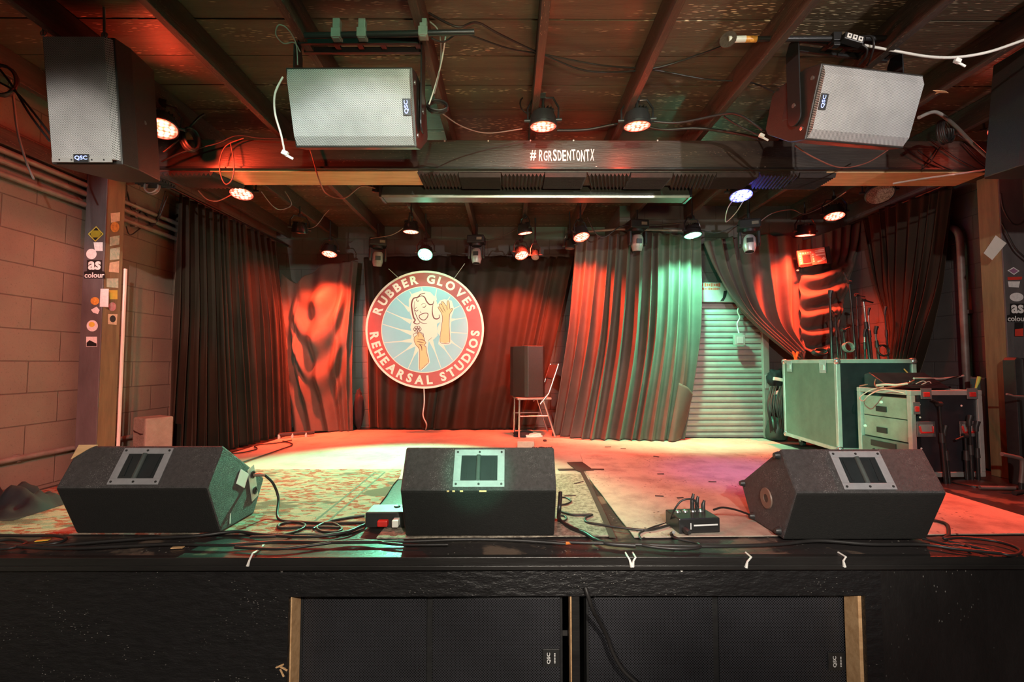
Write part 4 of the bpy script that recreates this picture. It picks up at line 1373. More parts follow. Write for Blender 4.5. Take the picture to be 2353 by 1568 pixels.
# long dark light fixture behind the beam
t = thing('light_fixture', 'long dark batten fixture hanging unlit behind the foam tiles under the beam', 'light fixture', at(1225, 440, Y=3.64))
xa, xb = at(880, 440, Y=3.64).x, at(1580, 440, Y=3.64).x
z0, z1 = at(1200, 455, Y=3.64).z, at(1200, 427, Y=3.64).z
b = MB(); b.prism([(3.62, z0), (3.60, z0 + 0.012), (3.63, z1), (3.74, z1), (3.77, z0 + 0.012), (3.75, z0)], xa, xb, 'x'); b.build('housing', M_TUBEFIX, t, bevel=0.003, world=True)
b = MB(); b.prism([(3.612, z0 - 0.002), (3.600, z0 - 0.012), (3.596, z0 + 0.004), (3.604, z0 + 0.012)], xa, xb, 'x'); b.build('lower_lip', mat('fixture_lip_lit', (0.45, 0.43, 0.38), 0.35, 0.3), t, world=True)  # light falling on the lip is put into its pale colour
for x in (xa - 0.012, xb + 0.012):
    b = MB(); b.box((x, 3.685, (z0 + z1) / 2), (0.024, 0.16, z1 - z0 + 0.01)); b.build('end_cap', M_BLACKM, t, bevel=0.003, world=True)
for x in (xa + 0.3, xb - 0.3):
    b = MB(); b.tube([(x, 3.70, z1 - 0.01), (x, 3.70, ZC)], 0.005, 6); b.build('hanger_wire', M_ALU, t, world=True)

# acoustic foam tiles glued under the beam
def foam(label, px0, px1, Ya, Yb, along, zoff=0.0, skew=0.0, n=11, depth=0.023, m=None):
    xa, xb = at(px0, 410, Y=YBM + 0.1).x, at(px1, 410, Y=YBM + 0.1).x
    zt = zb0 - 0.0095 + zoff * 0.3
    b = MB()
    prof = []
    if along == 'y':          # ridges run front to back, zigzag front edge
        L = xb - xa
        for i in range(n):
            prof += [(xa + L * i / n, zt - 0.008), (xa + L * (i + 0.5) / n, zt - 0.008 - depth)]
        prof += [(xb, zt - 0.008), (xb, zt), (xa, zt)]
        b.prism(prof, Ya, Yb, 'y')
        if skew:
            for v in b.v:
                v.x += skew * (v.y - Ya)
    else:
        L = Yb - Ya
        for i in range(n):
            prof += [(Ya + L * i / n, zt - 0.008), (Ya + L * (i + 0.5) / n, zt - 0.008 - depth)]
        prof += [(Yb, zt - 0.008), (Yb, zt), (Ya, zt)]
        b.prism(prof, xa, xb, 'x')
    return tag(b.build('foam_tile', m or M_FOAM), label, 'foam tile', 'acoustic foam tiles under the beam')


fo = ['first', 'second', 'third', 'fourth', 'fifth', 'sixth', 'seventh', 'eighth', 'ninth', 'tenth']
edges = [963, 1056, 1152, 1250, 1345, 1443, 1538, 1636, 1732, 1822, 1905]
for i in range(10):
    foam('wedge foam tile under the beam, %s from the left pine board' % fo[i], edges[i] + 1, edges[i + 1] - 1, YBM + 0.02, YBM + 0.265,
         'y' if i % 2 == 0 else 'x', -0.004 * ((i * 3) % 4), 0.25 if (i % 2 == 0 and i > 3) else 0.0)
foam('drooping ridged foam tile under the beam next to the upright loudspeaker', 372, 505, YBM + 0.02, YBM + 0.27, 'y', -0.006, 0.35, 13)
foam('ridged foam tile right behind the top of the left post', 292, 368, YBM + 0.02, YBM + 0.27, 'x', -0.004, 0, 9)

# ------------------------------------------------------------------ curtains
def smoothrow(row, n):
    """resample a row of points to n points along a smooth curve"""
    P = catmull(row, 16)
    d = [0.0]
    for a, c in zip(P, P[1:]):
        d.append(d[-1] + (c - a).length)
    out, j = [], 0
    for i in range(n):
        s = d[-1] * i / (n - 1)
        while j < len(d) - 2 and d[j + 1] < s:
            j += 1
        k = (s - d[j]) / max(1e-9, d[j + 1] - d[j])
        out.append(P[j].lerp(P[j + 1], min(1, max(0, k))))
    return out


def sheet(rows, nu, nv):
    """interpolate rows of points (top first) into a grid [i along][j down]"""
    RR = [smoothrow(r, nu) for r in rows]
    G = []
    for i in range(nu):
        colp = [r[i] for r in RR]
        if len(colp) == 2:
            G.append([colp[0].lerp(colp[1], j / (nv - 1)) for j in range(nv)])
        else:
            G.append(smoothrow(colp, nv))
    return G


def fold_phase(nu, n, seed, jitter=0.55):
    rr = random.Random(seed)
    ws = [1 + rr.uniform(-jitter, jitter) for _ in range(n)]
    tot = sum(ws)
    cum = [0]
    for w in ws:
        cum.append(cum[-1] + w / tot)
    out = []
    for i in range(nu):
        u = i / (nu - 1)
        k = 0
        while k < n - 1 and cum[k + 1] < u:
            k += 1
        out.append(k + (u - cum[k]) / (cum[k + 1] - cum[k]))
    return out


def pleat(G, n, amp, seed, top=0.35, drift=0.5, sharp=0.35, extra=None, sway=0.0, ease=1.0):
    nu, nv = len(G), len(G[0])
    ph = fold_phase(nu, n, seed)
    out = []
    for i in range(nu):
        col = []
        for j in range(nv):
            p = G[i][j]
            du = G[min(i + 1, nu - 1)][j] - G[max(i - 1, 0)][j]
            dv = G[i][min(j + 1, nv - 1)] - G[i][max(j - 1, 0)]
            nrm = du.cross(dv)
            if nrm.length < 1e-9:
                nrm = Vector((0, -1, 0))
            nrm.normalize()
            if nrm.dot(EYE - p) < 0:
                nrm = -nrm
            u, v = i / (nu - 1), j / (nv - 1)
            x = ph[i] + drift * noise.noise(Vector((u * n * 0.35, v * 1.6, seed * 1.7)))
            k = math.sin(2 * PI * x)
            f = k + sharp * math.sin(4 * PI * x + 1.3 + 2.0 * noise.noise(Vector((u * n * 0.3, v * 0.9, seed + 9))))
            loc = 0.65 + 0.7 * noise.noise(Vector((u * n * 0.22 + 5, v * 0.7, seed * 3.1)))
            A = amp * (top + (1 - top) * min(1.0, v * 2.2) ** ease) * max(0.25, loc + 0.35)
            q = p + nrm * (A * f)
            q += du.normalized() * (0.35 * A * math.cos(2 * PI * x)) if du.length > 1e-9 else Vector()
            if extra:
                q += extra(u, v, nrm)
            col.append(q)
        out.append(col)
    return out


def curtain(name, label, grids, m, group='stage curtains', parent=None, tape=None):
    b = MB()
    for g in grids:
        b.grid(g)
    for v in b.v:
        if v.z < STAGE + 0.014:
            v.z = STAGE + 0.014
    o = b.build(name, m, parent, smooth=180, solid=0.004, fixn=False)
    tag(o, label, 'curtain', group)
    return o


RZ = EYE.z + 1.5          # height of the curtain rails
# left side curtain, running back along the wall, its far end sweeping into the corner
top = [Vector((-2.93, 4.02, RZ)), Vector((-2.90, 4.7, RZ)), Vector((-2.88, 5.3, RZ)), Vector((-2.87, 5.60, RZ - 0.02))]
mid = [Vector((-2.90, 3.98, 2.1)), Vector((-2.80, 4.6, 2.1)), Vector((-2.73, 5.1, 2.1)), Vector((-2.72, 5.52, 2.1))]
bot = [Vector((-2.92, 3.98, STAGE + 0.01)), Vector((-2.66, 4.40, STAGE + 0.01)), Vector((-2.58, 4.90, STAGE + 0.01)), Vector((-2.55, 5.34, STAGE + 0.01))]
g = pleat(sheet([top, mid, bot], 340, 60), 16, 0.055, 3, top=0.45, drift=0.15, sharp=0.2)
curtain('stage_curtain', 'dark brown pleated velvet curtain along the left side of the stage', [g], M_VELVET)
b = MB(); b.tube([(-2.94, 3.75, RZ + 0.02), (-2.90, 4.9, RZ + 0.02), (-2.87, 5.9, RZ + 0.02)], 0.014, 8)
tag(b.build('curtain_rail', M_BLACKM, smooth=50), 'black rail of the dark brown curtain at the left', 'rail')

# red lit curtain in the back left corner, pinned up into swags
top = [at(648, 630, Y=5.82), at(682, 652, Y=5.80), at(706, 630, Y=5.82), at(760, 606, Y=5.82), at(822, 600, Y=5.80)]
mid = [at(648, 760, Y=5.72), at(690, 770, Y=5.66), at(725, 780, Y=5.64), at(770, 790, Y=5.64), at(808, 790, Y=5.74)]
bot = [Vector((-2.56, 5.52, STAGE + 0.01)), Vector((-2.38, 5.52, STAGE + 0.01)), Vector((-2.22, 5.52, STAGE + 0.01)), Vector((-2.05, 5.54, STAGE + 0.01)), Vector((-1.90, 5.60, STAGE + 0.01))]


def swag(u, v, n):
    d = 0.0
    for (uc, v0, wd, am, k) in ((0.56, 0.00, 0.42, 0.11, 4.2), (0.12, 0.12, 0.16, 0.03, 3.0)):
        s = (u - uc) / wd
        if abs(s) < 1:
            ctr = 1 - s * s
            vv = v - v0 - 0.42 * ctr
            env = ctr * max(0.0, math.sin(PI * min(1, max(0, (v - 0.05) / 0.80))))
            d += am * env * (0.55 * math.sin(k * 2 * PI * vv + 1.1 * noise.noise(Vector((u * 2.5, v * 2, 2)))) + 0.55)
    d += 0.02 * noise.noise(Vector((u * 5, v * 3, 4.4)))
    return n * d


g = pleat(sheet([top, mid, bot], 220, 130), 5, 0.035, 12, top=0.5, drift=0.5, sharp=0.15, extra=swag)
curtain('stage_curtain', 'brightly red lit velvet curtain with deep swags in the back left corner', [g], M_VELVET_L)

# back curtain behind the round sign
top = [at(834, 592, Y=5.90), at(900, 590, Y=5.88), at(1000, 588, Y=5.88), at(1120, 588, Y=5.88), at(1230, 590, Y=5.86), at(1318, 590, Y=5.70)]
bot = [fl(848, 988), fl(920, 989), fl(1010, 990), fl(1090, 990), fl(1160, 989), fl(1225, 990)]
g = pleat(sheet([top, bot], 260, 60), 12, 0.032, 21, top=0.5, drift=0.4, sharp=0.2)
curtain('stage_curtain', 'broad dim curtain behind the round sign, red patches right of the sign', [g], M_VELVET)

# pleated curtain from the middle to the shutter
top = [at(1322, 545, Y=5.10), at(1400, 540, Y=5.02), at(1500, 536, Y=5.0), at(1608, 545, Y=4.98)]
mid = [at(1302, 760, Y=5.12), at(1395, 770, Y=5.0), at(1500, 780, Y=4.96), at(1603, 780, Y=4.94)]
bot = [fl(1272, 1002), fl(1345, 1012), fl(1440, 1014), fl(1515, 1016), fl(1572, 1014)]
g1 = pleat(sheet([top, mid, bot], 300, 80), 12, 0.074, 33, top=0.45, sharp=0.15, drift=0.12)
# turned-up corner at the shutter side
c0 = at(1590, 905, Y=4.93)
g2 = sheet([[at(1560, 880, Y=4.90), at(1580, 890, Y=4.88), at(1592, 905, Y=4.90)], [fl(1535, 1017), fl(1548, 1018), fl(1566, 1012)]], 24, 24)
curtain('stage_curtain', 'pleated curtain beside the shutter, red at one end and green at the other', [g1, g2], M_VELVET_L)
b = MB(); b.tube([at(1318, 535, Y=5.10), at(1420, 527, Y=5.02), at(1612, 531, Y=4.98)], 0.014, 8)
tag(b.build('curtain_rail', M_RUST, smooth=50), 'pipe rail carrying the pleated curtain beside the shutter', 'rail')

# draped curtain right of the shutter: sweeps down to the tall case
top = [at(1614, 556, Y=4.98), at(1680, 545, Y=5.0), at(1760, 540, Y=5.02), at(1842, 545, Y=5.02)]
m1 = [at(1640, 620, Y=4.96), at(1700, 640, Y=4.96), at(1772, 650, Y=4.98), at(1840, 660, Y=4.99)]
m2 = [at(1700, 712, Y=4.90), at(1752, 735, Y=4.92), at(1800, 750, Y=4.94), at(1838, 755, Y=4.95)]
bot = [at(1836, 832, Y=4.80), at(1839, 822, Y=4.80), at(1843, 814, Y=4.82), at(1850, 806, Y=4.84)]
gA = pleat(sheet([top, m1, m2, bot], 160, 90), 6, 0.045, 41, top=0.6, drift=0.12, sharp=0.2)
# the swag of the same cloth under the pinned panel
def catrow(xl, yl, xr, yr, sag, Y0, Y1, bow):
    row = []
    for k in range(7):
        s = k / 6
        row.append(at(xl + (xr - xl) * s, yl + (yr - yl) * s + sag * 4 * s * (1 - s) * (0.75 + 0.5 * (0.5 - s) * 0), Y=Y0 + (Y1 - Y0) * s - bow * 4 * s * (1 - s)))
    return row


rows = [catrow(1833, 556, 1985, 500, 4, 5.04, 5.0, 0.0), catrow(1834, 612, 1975, 560, 10, 5.0, 5.02, 0.02),
        catrow(1836, 622, 1966, 600, 34, 4.99, 5.02, 0.06), catrow(1838, 640, 1955, 640, 66, 4.97, 5.0, 0.08),
        catrow(1838, 680, 1942, 690, 74, 4.95, 4.98, 0.08), catrow(1839, 740, 1925, 745, 58, 4.93, 4.95, 0.05), catrow(1840, 800, 1905, 800, 22, 4.88, 4.9, 0.02)]
SG = sheet(rows, 90, 150)
out = []
for i in range(90):
    col = []
    u = i / 89
    for j in range(150):
        v = j / 149
        p = SG[i][j]
        env = min(1, max(0, (v - 0.20) / 0.12)) * math.sin(PI * min(1, max(0, u * 0.94 + 0.05))) ** 0.6
        f = math.sin(2 * PI * (v * 6.3 + 0.35 * noise.noise(Vector((u * 2.2, v * 2, 7)))))
        q = p + Vector((0, -1, 0.25)) * (0.050 * env * f)
        env2 = (1 - min(1, max(0, (v - 0.15) / 0.15))) + 0.5 * u * u
        q += Vector((0.3, -1, 0)) * (0.026 * env2 * math.sin(2 * PI * (u * 7 + 0.4 * noise.noise(Vector((u * 3, v, 3))))))
        col.append(q)
    out.append(col)
curtain('stage_curtain', 'draped curtain right of the shutter with a glowing red swag', [gA, out], M_VELVET_L)

# dark curtain on the right wall
top = [at(1985, 505, X=3.72), at(2040, 473, X=3.72), at(2110, 452, X=3.72), at(2192, 430, X=3.72)]
m1 = [at(2015, 640, Y=4.75), at(2062, 640, Y=4.45), at(2105, 640, Y=4.2), at(2160, 640, Y=3.95)]
m2 = [at(2050, 760, Y=4.6), at(2070, 760, Y=4.35), at(2092, 760, Y=4.15), at(2128, 760, Y=3.95)]
bot = [at(2040, 850, Y=4.45), at(2055, 862, Y=4.30), at(2070, 868, Y=4.2), at(2092, 872, Y=4.1)]
g = pleat(sheet([top, m1, m2, bot], 220, 90), 9, 0.045, 55, top=0.5, drift=0.15)
curtain('stage_curtain', 'dark curtain hung along the right wall and pulled together behind the road cases', [g], M_VELVET)
b = MB(); b.tube([at(1850, 552, X=3.74) if False else Vector((3.73, 5.1, RZ + 0.03)), Vector((3.73, 4.4, RZ + 0.03)), Vector((3.73, 3.7, RZ + 0.03))], 0.013, 8)
tag(b.build('curtain_rail', M_BLACKM, smooth=50), 'rail of the dark curtain along the right wall', 'rail')

# printed panel pinned over the swag
t = thing('pinned_panel', 'small printed panel with a black window pinned on the red draped curtain', 'panel', at(1866, 590, Y=4.90))
M1 = facing(at(1866, 591, Y=4.90)) @ Matrix.Rotation(R(8), 4, 'Z')
b = MB(); b.box((0, 0, 0), (0.31, 0.175, 0.02), M=M1); b.build('board', mat('panel_orange_red', (0.55, 0.22, 0.16), 0.5), t, bevel=0.003, world=True)
b = MB(); b.box((0.17, -0.005, -0.01), (0.06, 0.19, 0.04), M=M1); b.build('dark_side', M_BLACK, t, bevel=0.003, world=True)
b = MB(); b.box((-0.068, -0.012, 0.0115), (0.085, 0.085, 0.003), M=M1); b.build('black_window', M_BLACK, t, world=True)
b = MB(); b.box((-0.085, -0.082, 0.012), (0.13, 0.03, 0.004), M=M1); b.build('lower_strip', M_BLACKM, t, world=True)
b = MB()
for k in range(5):
    b.box((-0.125 + k * 0.027, 0.052, 0.0115), (0.016, 0.016, 0.003), M=M1)
for k in range(4):
    b.box((-0.135, 0.026 - k * 0.025, 0.0115), (0.011, 0.014, 0.003), M=M1)
    b.box((0.004, 0.026 - k * 0.025, 0.0115), (0.014, 0.015, 0.003), M=M1)
for y, w in ((0.062, 0.10), (0.044, 0.10), (0.012, 0.10)):
    b.box((0.085, y, 0.0115), (w, 0.011, 0.003), M=M1)
b.box((0.07, -0.055, 0.0115), (0.055, 0.018, 0.003), (0, 0, 0.2), M=M1)
b.box((0.115, -0.035, 0.0115), (0.03, 0.03, 0.003), (0, 0, 0.6), M=M1)
b.build('printed_marks', M_CREAM, t, world=True)
b = MB(); b.lathe([(0, -0.01), (0.012, -0.004), (0.014, 0.004), (0, 0.010)], 12, Matrix.Translation(at(1833, 622, Y=4.93)))
tag(b.build('curtain_clip', M_WHITE, smooth=60), 'small pale clip where the red swag is pinned up', 'clip')

# ------------------------------------------------------------------ round sign
SC0 = at(976, 757, Y=5.40)
RS = 136 / 1060.0 * 5.41
t = thing('round_sign', 'big round hanging sign with a singing woman in orange gloves', 'sign', SC0)
MSG = Matrix.Translation((0, 0, 0)) @ Matrix.Rotation(PI / 2, 4, 'X') @ Matrix.Rotation(R(1.5), 4, 'Z')
b = MB(); b.lathe([(0, -0.02), (RS, -0.02), (RS, 0.0), (0, 0.0)], 96, MSG); b.build('board', M_CREAM, t, smooth=30)
b = MB(); b.lathe([(RS * 0.735, 0.0012), (RS * 0.965, 0.0012)], 96, MSG); o = b.build('red_ring', M_SIGNRED, t, fixn=False)
b = MB(); b.lathe([(0, 0.0012), (RS * 0.722, 0.0012)], 96, MSG); o = b.build('blue_disc', M_SIGNBLUE, t, fixn=False)
K = RS / 662.0
def zp(x, y):
    return ((x - 862) * K, (818 - y) * K)


def ring_text(b, s, a0, a1, r, h, top):
    geo = [text_geo(c, 1.0, 0.042) if c != ' ' else None for c in s]
    wid = [(g[3] - g[2]) if g else 0.30 for g in geo]
    gap = 0.14
    tot = sum(wid) + gap * (len(s) - 1)
    cap = text_geo('H', 1.0, 0.042)
    ch = cap[5] - cap[4]
    x = 0
    first, last = wid[0] / 2, tot - wid[-1] / 2
    for c, g, w in zip(s, geo, wid):
        if g:
            k = (x + w / 2 - first) / (last - first)
            a = R(a0 + (a1 - a0) * k)
            rot = a - PI / 2 if top else a + PI / 2
            M = MSG @ Matrix.Translation((r * math.cos(a), r * math.sin(a), 0.0024)) @ Matrix.Rotation(rot, 4, 'Z')
            vs, fs, x0, x1, y0, y1 = g
            sc = h / ch
            wlim = 1.0
            b.add([M @ Vector(((v.x - (x0 + x1) / 2) * sc * wlim, (v.y - cap[4] - ch / 2) * sc, 0)) for v in vs], fs)
        x += w + gap


b = MB()
ring_text(b, 'RUBBER GLOVES', 156.5, 23.5, 566 * K, 100 * K, True)
b.build('upper_lettering', M_CREAM, t, fixn=False)
b = MB()
ring_text(b, 'REHEARSAL STUDIOS', 186, 354, 566 * K, 100 * K, False)
b.build('lower_lettering', M_CREAM, t, fixn=False)
# artwork: pale burst, arms, line drawing
b = MB()
Z1 = 0.0018
for (x0, y0), (x1, y1) in (((835, 346), (850, 420)), ((700, 385), (735, 450)), ((552, 458), (700, 600)), ((433, 600), (710, 730)), ((383, 745), (720, 860)),
                           ((398, 957), (730, 940)), ((508, 1137), (750, 980)), ((668, 1257), (780, 1020)), ((1037, 1257), (925, 930)), ((1168, 1172), (1030, 970)),
                           ((1275, 1052), (1120, 940)), ((1338, 878), (1010, 845)), ((1325, 700), (1130, 725)), ((1262, 563), (1150, 615)), ((1153, 457), (1100, 530)), ((1005, 368), (980, 490))):
    a, c = Vector(zp(x0, y0) + (0,)), Vector(zp(x1, y1) + (0,))
    d = (c - a).normalized(); q = Vector((-d.y, d.x, 0))
    P = [a + q * 3 * K, a - q * 3 * K, a.lerp(c, 0.6) - q * 6 * K, c - q * 26 * K, c + q * 26 * K, a.lerp(c, 0.6) + q * 6 * K]
    flat_poly(b, [(p.x, p.y) for p in P], MSG, Z1)
flat_poly(b, [zp(*p) for p in ((690, 600), (690, 480), (730, 415), (830, 383), (930, 400), (985, 460), (1010, 545), (1040, 500), (1090, 485), (1170, 505), (1195, 600), (1165, 680), (1155, 800), (1152, 990), (1090, 1005), (1012, 975),
                                (1030, 900), (1000, 850), (1005, 800), (1040, 740), (1000, 760), (1000, 830), (1005, 890), (960, 935), (905, 950), (890, 1030), (915, 1190), (870, 1240), (815, 1280), (782, 1265), (785, 1060), (745, 1000), (705, 940), (718, 860), (703, 790), (722, 700))], MSG, Z1 + 0.0004)
b.build('pale_burst', M_CREAM, t, fixn=False)
b = MB()
ARM1 = [(1030, 960), (1050, 800), (1062, 710), (1055, 650), (1020, 590), (1018, 570), (1035, 572), (1030, 545), (1045, 537), (1060, 547), (1055, 515), (1075, 515), (1112, 565), (1120, 510), (1136, 508), (1146, 550), (1150, 600), (1170, 590), (1178, 602), (1160, 635), (1145, 660), (1135, 780), (1140, 965), (1090, 983)]
ARM2 = [(748, 900), (775, 885), (785, 850), (815, 855), (850, 905), (860, 950), (874, 970), (850, 1000), (872, 1012), (880, 1080), (902, 1180), (865, 1220), (820, 1262), (795, 1255), (800, 1050), (760, 990), (742, 940)]
for A in (ARM1, ARM2):
    flat_poly(b, [zp(*p) for p in A], MSG, Z1 + 0.0008)
b.build('orange_gloves', M_SKIN, t, fixn=False)
b = MB()
Z2 = Z1 + 0.0013
for A in (ARM1, ARM2):
    ribbon(b, [zp(*p) for p in A], 5 * K, MSG, 3, True, Z2)
for pts, w in (([(875, 412), (825, 422), (790, 455), (742, 470), (720, 530), (725, 600), (740, 680), (757, 712), (742, 740), (780, 757), (812, 742)], 17),
               ([(785, 462), (832, 442), (868, 460), (888, 505), (920, 540), (958, 536), (970, 500)], 14),
               ([(960, 540), (950, 620), (965, 690), (1000, 706), (1028, 690), (1025, 658)], 14),
               ([(785, 462), (776, 488), (792, 502), (803, 488)], 8), ([(755, 500), (748, 580), (770, 660), (800, 720), (840, 750), (890, 752)], 8),
               ([(755, 600), (775, 612), (793, 598)], 9), ([(753, 588), (778, 568)], 6), ([(840, 565), (862, 572), (884, 548)], 9), ([(825, 548), (848, 530), (885, 538)], 5),
               ([(812, 612), (818, 628), (830, 626)], 5), ([(1036, 572), (1075, 640)], 6), ([(1060, 550), (1098, 632)], 6), ([(1112, 565), (1120, 610)], 6),
               ([(775, 926), (842, 938), (862, 950)], 7), ([(770, 952), (850, 968)], 7), ([(790, 985), (845, 995)], 6), ([(795, 985), (822, 1010), (826, 1060)], 9),
               ([(895, 950), (945, 910)], 4), ([(740, 905), (738, 870), (790, 858), (790, 900)], 6), ([(850, 905), (845, 870), (820, 852)], 6)):
    ribbon(b, [zp(*p) for p in pts], w * K, MSG, 6, False, Z2)
ribbon(b, [zp(*p) for p in ((802, 668), (850, 640), (898, 642), (895, 680), (865, 712), (825, 706))], 9 * K, MSG, 6, True, Z2)
for k in range(6):
    a = k * PI / 3
    ribbon(b, [zp(780 + 27 * math.cos(a) + 17 * math.cos(q), 815 + 22 * math.sin(a) + 15 * math.sin(q)) for q in [2 * PI * i / 8 for i in range(8)]], 6 * K, MSG, 3, True, Z2)
b.build('line_drawing', M_LINE, t, fixn=False)
for lab, pa, pb in (('left wire holding the round sign', (893, 618, 5.33), (917, 640, 5.40)), ('right wire holding the round sign', (1068, 606, 5.33), (1042, 642, 5.40))):
    b = MB(); b.tube([at(*pa[:2], Y=pa[2]), at(*pb[:2], Y=pb[2])], 0.0035, 6)
    tag(b.build('sign_wire', M_ALU), lab, 'wire', 'wires of the round sign')
cable('pale_cable', 'pale cord hanging from the bottom of the round sign to the floor', [(974, 888, 5.42), (975, 925, 5.43), (972, 955, 5.43), (980, 975, 5.43), fl(978, 988, 0.02)], 0.008, M_CABLEW, cat='cord')

# ------------------------------------------------------------------ road cases
def box_frame(t, x0, x1, y0, y1, z0, z1, r, m, name='aluminium_edges'):
    b = MB()
    for z in (z0, z1):
        for y in (y0, y1):
            b.box(((x0 + x1) / 2, y, z), (x1 - x0 + r, r, r))
        for x in (x0, x1):
            b.box((x, (y0 + y1) / 2, z), (r, y1 - y0 - r, r))
    for x in (x0, x1):
        for y in (y0, y1):
            b.box((x, y, (z0 + z1) / 2), (r, r, z1 - z0 - r))
    return b.build(name, m, t, bevel=0.004)


def latch(t, M, w=0.055, h=0.075, red=True):
    b = MB(); b.box((0, 0, 0.002), (w, h, 0.005), M=M); l = b.build('latch', M_CHROME, t, bevel=0.006)
    b = MB(); b.box((0, -0.006, 0.007), (w * 0.55, h * 0.42, 0.008), M=M); b.build('latch_wing', M_REDP if red else M_ALU, l, bevel=0.003)
    return l


def caster(t, x, y, z, r=0.04):
    b = MB(); b.lathe([(0, -0.014), (r, -0.014), (r, 0.014), (0, 0.014)], 18, Matrix.Translation((x, y, r)) @ Matrix.Rotation(PI / 2, 4, 'Y'))
    c = b.build('caster', M_BLACK, t, smooth=40)
    b = MB(); b.box((x, y, z - 0.008), (0.07, 0.07, 0.012)); b.box((x - 0.022, y, (z + r) / 2), (0.005, 0.04, z - r)); b.box((x + 0.022, y, (z + r) / 2), (0.005, 0.04, z - r))
    b.build('caster_fork', M_ALU, c)


# tall case; its frame sits at its nearest lower left corner
pc = at(1929, 1036, Z=STAGE + 0.105)
pk = at(1805, 998, Z=STAGE + 0.105)
yaw = math.atan2(pk.x - pc.x, pk.y - pc.y)
Lc = (pk - pc).length
t = thing('road_case', 'tall road case with a pale green lit side, stands piled on its top', 'road case', (pc.x, pc.y, STAGE + 0.012), (0, 0, -yaw))
TALL = t
zt = at(1929, 828, Y=pc.y).z - STAGE - 0.012
z0 = 0.09
W = 0.60
b = MB(); b.box((W / 2, Lc / 2, (z0 + zt) / 2), (W - 0.012, Lc - 0.012, zt - z0 - 0.012)); b.build('black_panels', M_LAM_B, t)
b = MB(); b.box((0.003, Lc / 2, (z0 + zt) / 2), (0.012, Lc - 0.04, zt - z0 - 0.04)); o = b.build('side_panel', M_LAM_G, t); o['label'] = 'grey laminate side panel'
box_frame(t, 0.008, W - 0.008, 0.008, Lc - 0.008, z0 + 0.008, zt - 0.008, 0.034, M_ALU)
for x in (0.008, W - 0.008):
    for y in (0.008, Lc - 0.008):
        for z in (z0 + 0.01, zt - 0.01):
            b = MB(); b.lathe([(0, -0.03), (0.022, -0.024), (0.03, 0), (0.022, 0.024), (0, 0.03)], 12, Matrix.Translation((x, y, z))); b.build('ball_corner', M_CHROME, t, smooth=60)
for y in (Lc * 0.20, Lc * 0.84):
    latch(t, Matrix.Translation((-0.010, y, zt - 0.055)) @ Matrix.Rotation(-PI / 2, 4, 'Z') @ Matrix.Rotation(PI / 2, 4, 'X'), 0.10, 0.11, False)
for x in (0.1, W - 0.1):
    for y in (0.12, Lc - 0.12):
        caster(t, x, y, z0)
TT = STAGE + 0.012 + zt + 0.010

# amplifier rack
ya = 3.21
pc2 = at(2092, 900, Y=ya)
xk = pc2.x
yk = at(1972, 892, X=xk - 0.01).y
zt2 = pc2.z - STAGE - 0.012
t = thing('amplifier_rack', 'road case rack of grey amplifiers with chrome latches, cables heaped on top', 'road case', (xk, ya, STAGE + 0.012), (0, 0, R(1.5)))
RACK = t
Lr, Wr = min(yk - ya, 0.50), 0.50
b = MB(); b.box((Wr / 2 + 0.03, Lr / 2, zt2 / 2 + 0.02), (Wr - 0.08, Lr - 0.016, zt2 - 0.05)); b.build('black_panels', M_LAM_B, t)
box_frame(t, 0.010, Wr - 0.010, 0.010, Lr - 0.010, 0.04, zt2 - 0.010, 0.034, M_ALU)
zz = zt2 - 0.05
for i, h in enumerate((0.155, 0.16, 0.12)):
    b = MB()
    d = 0.0 if i != 2 else -0.02
    b.box((0.030 + d, Lr / 2, zz - h / 2), (0.03, Lr - 0.06, h - 0.006)); a = b.build('amplifier', M_AMP if i != 2 else mat('amplifier_face_dark', (0.20, 0.23, 0.20), 0.4, 0.2, (0.14, 0.16, 0.14), 8), t, bevel=0.003)
    b = MB()
    if i < 2:
        b.box((0.012 + d, Lr / 2 + 0.03, zz - h * 0.62), (0.012, 0.09, 0.04))
    else:
        b.box((0.012 + d, Lr / 2, zz - h * 0.35), (0.012, 0.22, 0.042))
        for k in range(5):
            b.box((0.012 + d, Lr / 2 - 0.09 + k * 0.045, zz - h * 0.75), (0.012, 0.012, 0.012), (k * 0.3, 0, 0))
    b.build('display', M_BLACK, a)
    if i < 2:
        b = MB(); b.lathe([(0, 0), (0.012, 0), (0.010, 0.010), (0, 0.012)], 12, Matrix.Translation((0.016, Lr / 2 + (0.03 if i == 0 else 0.19), zz - h * 0.3 - i * 0.04)) @ Matrix.Rotation(-PI / 2, 4, 'Y')); b.build('knob', M_WHITE, a, smooth=50)
    zz -= h
for x, z in ((0.10, zt2 - 0.015), (0.43, zt2 - 0.015)):
    latch(t, Matrix.Translation((x, -0.010, z)) @ Matrix.Rotation(PI / 2, 4, 'X'), 0.078, 0.075)
latch(t, Matrix.Translation((0.028, -0.010, zt2 - 0.115)) @ Matrix.Rotation(PI / 2, 4, 'X'), 0.05, 0.085)
latch(t, Matrix.Translation((0.028, -0.010, 0.10)) @ Matrix.Rotation(PI / 2, 4, 'X'), 0.05, 0.085)
